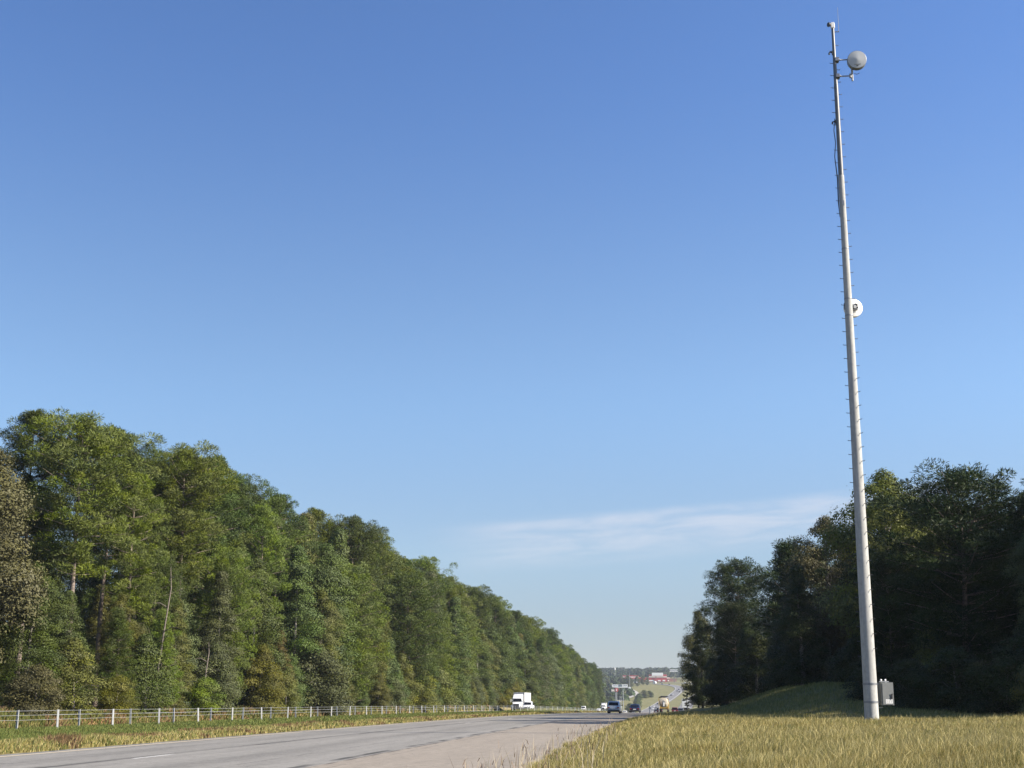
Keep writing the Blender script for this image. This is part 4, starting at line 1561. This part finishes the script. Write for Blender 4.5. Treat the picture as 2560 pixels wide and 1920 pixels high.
def car(kind):
    """front faces +Y; origin on the road under the middle"""
    P = {
        'suv': dict(L=4.7, W=.93, belt=1.02, roof=1.70, hood=1.02, rear=(-2.22, -1.80), front=(1.02, .30), gc=.24, bs=.84),
        'sedan': dict(L=4.7, W=.92, belt=.90, roof=1.43, hood=.92, rear=(-1.75, -.95), front=(1.15, .20), gc=.20, bs=.80),
        'pickup': dict(L=5.6, W=.99, belt=1.15, roof=1.92, hood=1.2, rear=(-.95, -.75), front=(1.35, .75), gc=.35, bs=.86),
        'van': dict(L=5.2, W=.97, belt=1.1, roof=1.95, hood=1.05, rear=(-2.45, -2.3), front=(1.75, .9), gc=.24, bs=.86),
    }[kind]
    root = empty('car')
    L, W = P['L'], P['W']
    h2 = L / 2
    g = P['gc']
    mb = MB()
    st = [(-h2, .80, g + .16, P['belt'] - .16), (-h2 + .08, .93, g + .08, P['belt'] - .03), (-h2 + .45, 1.0, g, P['belt']), (0, 1.0, g, P['belt']),
          (P['front'][0] + .05, 1.0, g, P['belt'] - .01), (P['front'][0] + .5, .985, g, P['hood'] - .04), (h2 - .35, .95, g + .02, P['hood'] - .14), (h2 - .07, .86, g + .07, P['hood'] - .27), (h2, .74, g + .15, P['hood'] - .36)]
    mb.loft([ring_rect(y, W * s, a, b_, .11, .05) for y, s, a, b_ in st])
    # cabin shell
    r0, r1 = P['rear']
    f0, f1 = P['front']
    wt_, wb = W * P['bs'], W * .985
    belt, roof = P['belt'] - .04, P['roof']
    lv = [(belt, wb, r0, f0), (belt + (roof - .10 - belt) * .55, wb * .45 + wt_ * .55, r0 + (r1 - r0) * .55, f0 + (f1 - f0) * .55), (roof - .10, wt_, r1, f1), (roof, wt_ * .86, r1 + .18, f1 - .22)]
    rings = []
    for z_, w_, ya, yb in lv:
        c_ = .16
        rings.append([(w_, ya + c_, z_), (w_, yb - c_, z_), (w_ * .82, yb, z_), (-w_ * .82, yb, z_), (-w_, yb - c_, z_), (-w_, ya + c_, z_), (-w_ * .82, ya, z_), (w_ * .82, ya, z_)])
    mb.loft(rings)
    body = mb.build('body', PAINT['silver'], root, 35)

    def lerp(z_):
        k_ = (z_ - belt) / (roof - .10 - belt)
        w_ = wb + (wt_ - wb) * k_
        return w_, r0 + (r1 - r0) * k_, f0 + (f1 - f0) * k_
    za, zb = belt + .12, roof - .16
    wa, ra, fa = lerp(za)
    wb_, rb, fb = lerp(zb)
    for nm, ya, yb, s in (('rear_window', ra, rb, -1), ('windscreen', fa, fb, 1)):
        mb = MB()
        e = .012 * s
        q = [(-wa * .82, ya + e, za), (wa * .82, ya + e, za), (wb_ * .80, yb + e, zb), (-wb_ * .80, yb + e, zb)]
        q2 = [(x_, y_ - .03 * s, z_) for x_, y_, z_ in q]
        mb.loft([q2, q])
        mb.build(nm, M['glass'], root)
    for s in (-1, 1):
        n_ = 2 if kind != 'pickup' else 1
        for k_ in range(n_):
            mb = MB()
            def yy(lo, hi, f_):
                return lo + (hi - lo) * f_
            fa0, fa1 = .08 + k_ * .84 / n_, .08 + (k_ + 1) * .84 / n_ - .03
            q = [(s * (wa + .004), yy(ra, fa, fa0), za), (s * (wa + .004), yy(ra, fa, fa1), za), (s * (wb_ + .004), yy(rb, fb, fa1), zb), (s * (wb_ + .004), yy(rb, fb, fa0), zb)]
            q2 = [(x_ - s * .03, y_, z_) for x_, y_, z_ in q]
            mb.loft([q2, q])
            mb.build('side_window', M['glass'], root)
        wheel(root, s * (W - .12), -h2 + .95, .34 if kind != 'pickup' else .40)
        wheel(root, s * (W - .12), h2 - .95, .34 if kind != 'pickup' else .40)
        mb = MB()
        mb.box(s * W * .72 - .14, s * W * .72 + .14, -h2 - .01, -h2 + .12, P['belt'] - .30, P['belt'] - .14)
        mb.build('tail_light', M['red_lamp'], root)
        mb = MB()
        mb.box(s * W * .66 - .17, s * W * .66 + .17, h2 - .12, h2 + .012, P['hood'] - .52, P['hood'] - .37)
        mb.build('headlight', M['clear_lamp'], root)
        mb = MB()
        mb.box(s * W * 1.0 if s > 0 else -W - .2, s * W + .2 if s > 0 else -W, f0 - .42, f0 - .30, P['belt'] + .02, P['belt'] + .18, 0, .02)
        mb.build('wing_mirror', M['trim'], root)
    mb = MB()
    mb.box(-W * .9, W * .9, -h2 - .03, -h2 + .16, g - .02, g + .24, 0, .015)
    mb.build('rear_bumper', M['trim'], root)
    mb = MB()
    mb.box(-W * .80, W * .80, h2 - .16, h2 + .03, g - .02, g + .18, 0, .015)
    mb.box(-W * .45, W * .45, h2 - .1, h2 + .02, P['hood'] - .62, P['hood'] - .42)
    mb.build('front_grille', M['trim'], root)
    mb = MB()
    mb.box(-.26, .26, -h2 - .012, -h2 + .03, P['belt'] - .40, P['belt'] - .25)
    mb.build('number_plate', M['white'], root)
    if kind == 'pickup':
        mb = MB()
        mb.box(-W * .86, W * .86, -h2 + .12, r0 - .12, P['belt'] - .02, P['belt'] + .012)
        mb.build('bed', M['trim'], root)
    if kind in ('suv', 'van'):
        for s in (-1, 1):
            mb = MB()
            mb.tube([(s * wt_ * .8, r1 + .25, roof + .005), (s * wt_ * .8, r1 + .4, roof + .05), (s * wt_ * .8, f1 - .5, roof + .05), (s * wt_ * .8, f1 - .3, roof + .003)], .02, 6)
            mb.build('roof_rail', M['galv_dark'], root)
    root['paintable'] = 'body'
    return root


def semi():
    root = empty('semi_truck')
    W = 1.25
    mb = MB()
    mb.box(-W, W, -9.2, 3.3, 1.15, 4.05)
    mb.build('trailer', PAINT['white'], root)
    mb = MB()
    mb.box(-W + .05, W - .05, 3.303, 3.34, 1.3, 3.95)
    mb.build('front_shade_panel', M['galv_dark'], root)  # grey panel added to paint the shade on the trailer's front wall
    mb = MB()
    mb.box(-W - .01, W + .01, -9.22, 3.32, 4.052, 4.10)
    mb.build('roof_rail', M['galv_dark'], root)
    mb = MB()
    mb.box(-W * .9, W * .9, -9.0, 3.0, .95, 1.146)
    mb.box(-.5, .5, 2.0, 9.0, .6, .94)
    mb.build('chassis', M['trim'], root)
    # sleeper cab and roof fairing
    mb = MB()
    mb.loft([ring_rect(y, w, .62, z, .16) for y, w, z in ((3.75, 1.02, 3.68), (4.2, 1.05, 3.75), (5.2, 1.1, 3.55), (5.95, 1.12, 3.05), (6.35, 1.12, 2.72), (6.55, 1.1, 2.1))])
    mb.loft([ring_rect(y, w, .72, z, .14) for y, w, z in ((6.5, 1.08, 2.02), (7.6, .98, 1.92), (8.5, .88, 1.75), (8.72, .78, 1.6))])
    mb.build('cab', PAINT['white'], root, 35)
    mb = MB()
    q = [(-.98, 6.66, 2.08), (.98, 6.66, 2.08), (.93, 6.42, 2.74), (-.93, 6.42, 2.74)]
    mb.loft([[(x, y - .12, z) for x, y, z in q], q])
    mb.build('windscreen', M['glass'], root)
    mb = MB()
    mb.box(-.62, .62, 8.66, 8.75, .82, 1.55)
    mb.build('grille', M['trim'], root)
    mb = MB()
    mb.box(-1.12, 1.12, 8.5, 8.85, .42, .80, 0, .03)
    mb.build('bumper', M['trim'], root)
    for s in (-1, 1):
        mb = MB()
        mb.loft([ring_rect(y, .2, .78, z, .07) for y, z in ((7.2, 1.25), (8.0, 1.35), (8.55, 1.2))])
        o = mb.build('fender', PAINT['white'], root, 35)
        o.location.x = s * 1.02
        mb = MB()
        mb.box(s * .98 - .14, s * .98 + .14, 8.5, 8.63, .98, 1.16)
        mb.build('headlight', M['clear_lamp'], root)
        mb = MB()
        q = [(s * 1.205, 5.2, 1.9), (s * 1.16, 6.25, 1.95), (s * 1.15, 6.1, 2.6), (s * 1.205, 5.3, 2.6)]
        mb.loft([[(x - s * .1, y, z) for x, y, z in q], q])
        mb.build('side_window', M['glass'], root)
        mb = MB()
        mb.box(s * 1.42 - .07, s * 1.42 + .07, 6.55, 6.65, 1.95, 2.65)
        mb.tube([(s * 1.1, 6.5, 2.3), (s * 1.4, 6.6, 2.4)], .025, 6)
        mb.build('mirror', PAINT['white'], root)
        for y in (7.8, 4.6, 3.4, -6.6, -7.9):
            wheel(root, s * 1.02, y, .50, .30)
    return root


def mixer():
    root = empty('mixer_truck')
    mb = MB()
    ax0, ax1 = Vector((0, -3.4, 2.9)), Vector((0, 2.3, 2.0))
    d = (ax1 - ax0)
    prof_ = [(0, .35), (.02, .95), (.12, 1.0), (.35, 1.18), (.6, 1.22), (.85, .95), (1, .45)]
    mb.tube([tuple(ax0 + d * t_) for t_, _ in prof_], [r_ for _, r_ in prof_], 22)
    mb.build('drum', simple('drum_cream', (0.58, 0.52, 0.42), .6, 0, .15, 2), root, 50)
    mb = MB()
    for s in (-1, 1):
        mb.box(s * 1.16 - .07, s * 1.16 + .07, -3.9, -3.55, .8, 3.7)
    mb.box(-1.08, 1.08, -3.85, -3.6, 1.0, 1.25)
    mb.build('rear_frame', PAINT['yellow'], root)
    mb = MB()
    mb.tube([(-1.2, -3.7, 3.72), (-.5, -3.8, 3.95), (.4, -3.8, 3.92), (1.25, -3.7, 4.1)], [.07, .22, .22, .08], 8)
    mb.build('hopper', M['trim'], root, 40)
    mb = MB()
    mb.box(-1.2, 1.2, 2.6, 5.0, .8, 3.0, 0, .12)
    mb.build('cab', PAINT['yellow'], root)
    mb = MB()
    mb.box(-1.1, 1.1, -4.2, 4.8, .75, .99)
    mb.build('chassis', M['trim'], root)
    mb = MB()
    mb.tube([(0, -3.9, 2.4), (0, -4.5, 1.5)], [.3, .22], 8)
    mb.build('chute', M['galv'], root)
    for s in (-1, 1):
        for y in (3.8, -1.6, -2.9):
            wheel(root, s * 1.05, y, .52, .3)
        mb = MB()
        mb.box(s * .95 - .12, s * .95 + .12, -4.25, -4.2, .8, .95)
        mb.build('tail_light', M['red_lamp'], root)
    return root


def copy_tree(o, parent=None):
    c = o.copy()
    COL.objects.link(c)
    if parent:
        c.parent = parent
    for ch in list(o.children):
        copy_tree(ch, c)
    return c


used_proto = set()


def place(key, x, y, rz, label, cat, group=None, col=None, z=None, name=None):
    if key not in PROTO_CAR:
        PROTO_CAR[key] = {'semi': semi, 'mixer': mixer}.get(key, lambda: car(key))()
        o = PROTO_CAR[key]
    else:
        o = copy_tree(PROTO_CAR[key])
    zz = (float(prof(np.array([y]))[0]) if z is None else z)
    o.location = (x, y, zz)
    # pitch with the slope of the road
    o.rotation_euler = (0, 0, rz)
    tag(o, label, cat, group)
    if name:
        o.name = name
    if col:
        for ch in o.children:
            if ch.name.split('.')[0] == 'body':
                ch.material_slots[0].link = 'OBJECT'
                ch.material_slots[0].material = PAINT[col]
    return o


def heading(y):
    return -math.atan(float((shift(y + 5) - shift(y - 5)) / 10))


def lane_x(u, y):
    return u + float(shift(y))


PI = math.pi
GT = 'vehicles on the highway near the crest'
place('suv', lane_x(-9.6, 206), 206, heading(206), 'silver blue SUV driving away over the crest of the road', 'car', GT, 'silver', 0.004 + float(prof(206)))
place('sedan', lane_x(-9.3, 252), 252, heading(252), 'navy blue car driving away just right of the silver SUV', 'car', GT, 'navy')
place('suv', lane_x(-13.6, 560), 560, heading(560), 'small dark grey car driving away between the silver SUV and navy car', 'car', GT, 'grey', float(prof(560)) + .3)
ZO = -.70
place('semi', -27.0, 322, PI + heading(322) + .015, 'oncoming white semi truck with tall white trailer in front of the forest', 'truck', 'white trucks coming up the hill', None, float(prof(322)) + ZO + OPP_RISE, 'semi_truck')
place('pickup', -23.4, 298, PI + heading(298), 'oncoming white pickup in front of the trailer of the large semi truck', 'car', GT, 'white', float(prof(298)) + ZO + OPP_RISE - .05)
place('van', -22.2, 560, PI + heading(560), 'oncoming white van alone behind the barrier, left of the silver SUV', 'car', GT, 'white', float(prof(560)) + 1.2)
place('sedan', -18.6, 640, PI + heading(640), 'oncoming white car with dark windscreen beside the small box truck', 'car', GT, 'white', float(prof(640)) + 1.25)
place('semi', -19.5, 770, PI + heading(770), 'small oncoming white truck in the distance just left of the silver SUV', 'truck', 'white trucks coming up the hill', None, float(prof(770)) + 2.2, 'semi_truck')
place('suv', -13.6, 640, PI + heading(640), 'oncoming dark car just right of the small white truck', 'car', GT, 'black', float(prof(640)) + 1.0)
place('sedan', -5.6, 520, PI + heading(520), 'low white car with only its upper half above the crest, right of the silver SUV', 'car', GT, 'white', float(prof(520)) - .15)
place('sedan', -3.0, 545, heading(545), 'low grey car roof peeping over the crest beside the low white car', 'car', GT, 'grey', float(prof(545)) - .1)
place('mixer', 6.2, 372, heading(372), 'yellow concrete mixer truck seen from behind above the grass', 'truck', None, None, float(prof(372)) + .25)
place('suv', 6.0, 440, heading(440), 'dark car just left of the concrete mixer, half hidden by grass', 'car', GT, 'black', float(prof(440)) + .2)
place('pickup', 10.6, 440, heading(440), 'dark red pickup just right of the concrete mixer', 'car', GT, 'red', float(prof(440)) + .1)
place('suv', 12.4, 440, heading(440), 'dark grey car right of the dark red pickup at the edge of the woods', 'car', GT, 'grey', float(prof(440)) + .1)
place('semi', 15.2, 480, PI * .0 + heading(480), 'pale grey truck partly hidden behind the dark sapling at the woods', 'truck', None, None, float(prof(480)) + 1.0, 'semi_truck')

# tiny cars on the far slope, one simple mesh each


def far_car_mesh(kind):
    mb = MB()
    if kind == 'truck':
        mb.loft([ring_rect(y, 1.25, .5, 3.9, .15) for y in (-5, 3.2)])
        mb.loft([ring_rect(y, 1.15, .5, z, .15) for y, z in ((3.4, 3.2), (4.6, 3.0), (5.2, 2.0))])
        mb.box(-1.0, 1.0, 4.9, 5.12, 1.75, 2.5, 1)
    else:
        mb.loft([ring_rect(y, .95 * s, .25, z, .12) for y, s, z in ((-2.3, .9, .85), (-2.0, 1, 1.0), (1.0, 1, 1.0), (2.1, .95, .85), (2.3, .85, .7))])
        mb.loft([[(w, a, z), (w, b_, z), (-w, b_, z), (-w, a, z)] for z, w, a, b_ in ((.98, .9, -1.7, 1.0), (1.38, .8, -1.3, .45))], 1)
        mb.loft([[(w, a, z), (w, b_, z), (-w, b_, z), (-w, a, z)] for z, w, a, b_ in ((1.382, .8, -1.3, .45), (1.46, .7, -1.1, .25))], 0)
    for s in (-1, 1):
        for y in (-1.4, 1.4):
            mb.lathe([(.30, -.1), (.34, -.08), (.34, .08), (.30, .1)], 10, 1, 'X', (s * .86, y, .34))
    me = mb.mesh('far_' + kind, 40)
    me.materials.append(PAINT['white'])
    me.materials.append(M['glass'])
    return me


FCM = {'car': far_car_mesh('car'), 'truck': far_car_mesh('truck')}


def far_car(path, T, f, side, col, label, kind='car', away=False):
    i = f * (len(path) - 1)
    k_ = int(i)
    p = path[k_] * (1 - (i - k_)) + path[min(k_ + 1, len(path) - 1)] * (i - k_)
    t_ = T[k_]
    n_ = np.array([t_[1], -t_[0]])
    x, y = p + n_ * side
    o = link('truck' if kind == 'truck' else 'car', FCM[kind])
    o.location = (x, y, max(hz(*p) + .35, hz(x, y) + .12) + .02)
    d = math.atan2(t_[1], t_[0]) - PI / 2
    o.rotation_euler = (0, 0, d if away else d + PI)
    # nose follows the grade
    tag(o, label, 'truck' if kind == 'truck' else 'car', 'small vehicles on the far hillside road')
    o.material_slots[0].link = 'OBJECT'
    o.material_slots[0].material = PAINT[col]


def fy(path, y):
    """fraction along a far path where it first passes Y"""
    k_ = int(np.argmax(path[:, 1] >= y))
    return k_ / (len(path) - 1)


FL = [
    (1385, -2.0, 'black', 'tiny dark car lowest on the far road, right above the navy car'),
    (1380, 1.6, 'white', 'tiny white car lowest on the far road, beside a dark one'),
    (1440, -2.0, 'white', 'tiny white car second from the bottom in the left lane of the far road'),
    (1405, 3.0, 'grey', 'tiny grey car close behind the lowest white car on the far road'),
    (1500, -2.0, 'black', 'tiny dark car trailing the second white car in the left lane'),
    (1570, -1.8, 'white', 'bright tiny white car halfway up the far road, left of a pair'),
    (1560, 1.8, 'grey', 'tiny grey car of the pair halfway up the far road'),
    (1580, 3.4, 'white', 'tiny white car right of the grey one halfway up the far road'),
    (1720, -2.0, 'black', 'tiny dark car in the left lane three quarters up the far road'),
    (1750, -1.8, 'white', 'tiny pale car just above the dark car three quarters up'),
    (1820, 3.0, 'black', 'tiny dark car in the right lane just below the far bend'),
    (1850, -1.0, 'grey', 'tiny grey car in the left lane just below the far bend'),
    (1890, -1.0, 'black', 'tiny dark car entering the far bend in the left lane'),
]
for y, s, c, lab in FL:
    far_car(farL, farLT, fy(farL, y), s, c, lab)
nL = len(farL) - 1
for f, s, c, kd, lab in ((.66, 2.0, 'black', 'car', 'tiny dark car rounding the far bend'), (.69, -2, 'grey', 'car', 'tiny grey car past the far bend'),
                         (.745, 0, 'white', 'truck', 'tiny white truck crossing left after the far bend'), (.80, -2, 'black', 'car', 'tiny black car far left after the bend'),
                         (.845, 1, 'white', 'truck', 'larger white truck farthest left on the far road')):
    far_car(farL, farLT, f, s, c, lab, kd)
for f, s, c, lab in ((.70, 1.5, 'black', 'tiny dark car on the right-hand far carriageway'), (.745, 1.5, 'tan', 'tiny tan car on the right-hand far carriageway'),
                     (.78, 1.5, 'white', 'tiny white car on the right-hand far carriageway'), (.88, 0, 'black', 'tiny dark car on the right-hand far road below the red store')):
    far_car(farR, farRT, f, s, c, lab, 'car', True)


# ------------------------------------------------------------------ far roadside: signs, masts, stores
M['red'] = simple('store_red', (0.42, 0.035, 0.035), .6, 0, .1, .2)
M['cream'] = simple('cream_wall', (0.68, 0.62, 0.55), .8, 0, .08, .2)
M['brick'] = simple('brown_brick', (0.26, 0.15, 0.11), .85, 0, .15, .5)
M['roofing'] = simple('dark_roofing', (0.08, 0.08, 0.09), .8, 0, .15, .4)
M['sign_text'] = simple('sign_letters', (0.16, 0.20, 0.22), .6)
M['sign_red'] = simple('sign_red', (0.45, 0.10, 0.09), .6)


def billboard():
    x, y = -16.2, 1190
    z0 = hz(x, y)
    r_ = empty('billboard', (x, y, z0))
    tag(r_, 'wide white roadside billboard with dark lettering on tall posts in the valley', 'billboard')
    b0 = 12.2 + 1.35 - z0
    mb = MB()
    mb.loft([[(-6.8, -.2, b0 + .4), (-1.8, -.2, b0), (-1.8, .2, b0), (-6.8, .2, b0 + .4)], [(-7.1, -.2, b0 + 2.6), (-1.8, -.2, b0 + 2.7), (-1.8, .2, b0 + 2.7), (-7.1, .2, b0 + 2.6)]])
    mb.build('panel', M['white'], r_)
    mb = MB()
    mb.box(-1.79, 6.2, -.2, .2, b0 + .05, b0 + 2.7)
    pn_ = mb.build('panel', M['white'], r_)
    mb = MB()
    mb.box(-1.6, 1.6, -.27, -.203, b0 + .85, b0 + 2.6)
    for k_ in range(6):
        mb.box(2.4 + k_ * .56, 2.8 + k_ * .56, -.27, -.203, b0 + 1.3 + (k_ % 2) * .1, b0 + 1.8 + (k_ % 3) * .12)
    for k_ in range(5):
        mb.box(-5.8 + k_ * .7, -5.4 + k_ * .7, -.27, -.203, b0 + 1.4, b0 + 1.9)
    mb.build('lettering', M['sign_text'], pn_)
    for px_ in (-3.2, 2.2):
        mb = MB()
        mb.tube([(px_, .5, -.5), (px_, .5, b0 + .6)], .3, 10)
        mb.build('post', M['galv'], r_)


billboard()


def red_sign():
    x, y = -20.6, 1160
    z0 = hz(x, y)
    r_ = empty('road_sign', (x, y, z0))
    tag(r_, 'smaller pinkish white sign with red emblem on a post, left of the wide billboard', 'sign')
    b0 = 8.8 + 1.35 - z0
    mb = MB()
    mb.box(-2.6, .35, -.15, .15, b0 + .1, b0 + 1.7)
    mb.build('panel', M['cream'], r_)
    mb = MB()
    mb.lathe([(1.5, -.18), (1.62, -.14), (1.62, .14), (1.5, .18)], 24, 0, 'Y', (1.5, 0, b0 + 1.25))
    e_ = mb.build('emblem', M['sign_red'], r_, 40)
    mb = MB()
    mb.box(1.2, 1.9, -.26, -.182, b0 + .4, b0 + 2.0)
    mb.build('lettering', M['white'], e_)
    mb = MB()
    mb.tube([(.9, .4, -.5), (.9, .4, b0 + 1.2)], .22, 10)
    mb.build('post', M['galv'], r_)


red_sign()


def lattice_mast():
    x, y = -15.2, 1120
    z0 = hz(x, y)
    r_ = empty('lattice_tower', (x, y, z0))
    tag(r_, 'pale steel lattice tower with cross arms right above the silver SUV roof', 'tower')
    topz = 1.35 + 5.2 - z0
    mb = MB()
    for sx2, sy2 in ((-1, -1), (1, -1), (1, 1), (-1, 1)):
        mb.tube([(sx2 * 1.1, sy2 * 1.1, -.3), (sx2 * .5, sy2 * .5, topz)], .12, 6)
    nseg = 6
    for k_ in range(nseg):
        za, zb = topz * k_ / nseg, topz * (k_ + 1) / nseg
        wa, wb2 = 1.1 - .6 * k_ / nseg, 1.1 - .6 * (k_ + 1) / nseg
        for sy2 in (-1, 1):
            mb.tube([(-wa, sy2 * wa, za), (wb2, sy2 * wb2, zb)], .08, 5)
            mb.tube([(wa, sy2 * wa, za), (-wb2, sy2 * wb2, zb)], .08, 5)
    mb.build('frame', M['galv'], r_)
    for k_, w_ in ((.62, 2.0), (.78, 2.2), (.95, 1.6)):
        mb = MB()
        mb.box(-w_, w_, -.1, .1, topz * k_ - .1, topz * k_ + .1)
        mb.build('cross_arm', M['galv'], r_)


lattice_mast()


def mast(x, y, ztop, r, label, box=False, mat='galv'):
    z0 = hz(x, y)
    r_ = empty('mast', (x, y, z0))
    tag(r_, label, 'mast', 'thin masts above the far valley')
    h_ = ztop - z0
    mb = MB()
    mb.tube([(0, 0, -.5), (0, 0, h_)], [r, r * .6], 8)
    mb.build('pole', M[mat], r_)
    if box:
        mb = MB()
        mb.box(-1.4, 1.4, -.3, .3, h_ * .36, h_ * .36 + 1.6)
        mb.box(.2, 1.2, -.3, .3, h_ * .36 - 2.6, h_ * .36 - .01)
        mb.build('sign_panel', M['white'], r_)
    else:
        mb = MB()
        mb.lathe([(r * 1.2, h_ - 3.2), (r * 2.0, h_ - 3.0), (r * 2.0, h_ - .3), (r * 1.1, h_)], 10)
        mb.build('antenna_head', M['white'], r_)


mast(-37, 2150, 53.0, .45, 'thin pale cell mast with a white head rising before the far ridge')
mast(-12, 1700, 36.5, .30, 'thin mast with a small white sign panel below the red stores', True)


def store(x, y, parts, label, name='store_building'):
    z0 = hz(x, y)
    r_ = empty(name, (x, y, z0))
    tag(r_, label, 'building')
    for nm, mat, x0, x1, y0, y1, za, zb in parts:
        mb = MB()
        mb.box(x0, x1, y0, y1, za, zb)
        mb.build(nm, M[mat], r_)
    return r_


store(-16.4, 2500, [('wall', 'cream', -13, 14, 0, 14, -3, 8.0), ('awning', 'red', -13.5, 14.5, -1.2, -.01, 4.2, 5.8), ('roof', 'red', -13.3, 14.3, -.2, 14.2, 8.003, 9.6),
                  ('doorway', 'brick', -11, 3, -.4, -.02, 0, 4.0), ('shop_window', 'glass', 5, 13, -.3, -.02, .8, 2.6)],
      'long red and cream store building on the hill, left of the other red store')
store(28, 2420, [('wall', 'red', -30, 18, 0, 18, -4, 7.4), ('cornice', 'cream', -12, 18.3, -.5, -.01, 7.6, 9.4), ('parapet', 'red', -12, 18, .2, 12, 7.403, 12.5),
                 ('sign_panel', 'white', -7, 12, -.6, -.02, 10.2, 15.4), ('gable', 'cream', -2, 8, .25, 8, 12.503, 15.0), ('pillar', 'brick', -.9, .3, -1.4, -.7, -3, 9),
                 ('shop_window', 'white', -18, -3, -.5, -.02, 1.2, 3.2), ('shop_window', 'white', 3, 7.5, -.5, -.02, 1.2, 3.2), ('shop_window', 'white', 11, 15.5, -.5, -.02, 1.2, 3.4)],
      'large dark red store with white sign and cream cornice above the far bend')
store(52, 2440, [('wall', 'brick', -10, 11, 0, 14, -4, 5.2), ('roof', 'cream', -11, 0, -1, 14.5, 5.203, 7.2), ('shop_window', 'white', -8.5, -6, -.3, -.02, 1, 3), ('shop_window', 'white', -4, -1.8, -.3, -.02, 1, 3)],
      'low brown building with pale roof right of the dark red store')


def frame_sign():
    x, y = 57.5, 2380
    z0 = hz(x, y)
    r_ = empty('billboard', (x, y, z0))
    tag(r_, 'white framed sign on a dark post at the far right beside the woods', 'billboard')
    mb = MB()
    mb.box(-7, 6, -.3, .3, 17.5, 21)
    p_ = mb.build('panel', M['roofing'], r_)
    mb = MB()
    for za, zb in ((17.3, 18.2), (20.5, 21.2)):
        mb.box(-7.2, 6.2, -.5, -.32, za, zb)
    for k_ in range(7):
        mb.box(-6.4 + 1.8 * k_, -5.6 + 1.8 * k_, -.5, -.32, 18.3, 20.4)
    mb.build('lettering', M['white'], p_)
    mb = MB()
    mb.tube([(0, .5, -1), (0, .5, 17.5)], .55, 10)
    mb.build('post', M['roofing'], r_)


frame_sign()


# ------------------------------------------------------------------ air
def haze():
    mb = MB()
    mb.box(-7200, 7200, -120, 9200, -14, 130)
    m = bpy.data.materials.new('haze_air')
    m.use_nodes = True
    t = NT(m.node_tree)
    t.n.clear()
    v = t.node('ShaderNodeVolumePrincipled')
    v.inputs['Color'].default_value = (0.80, 0.88, 1.0, 1)
    v.inputs['Density'].default_value = 0.00008
    v.inputs['Anisotropy'].default_value = 0.2
    v.inputs['Density Attribute'].default_value = ''
    o_ = t.node('ShaderNodeOutputMaterial')
    t.l.new(v.outputs[0], o_.inputs['Volume'])
    try:
        m.cycles.homogeneous_volume = True
    except Exception:
        pass
    o = mb.build('haze', m)
    tag(o, kind='stuff')


haze()
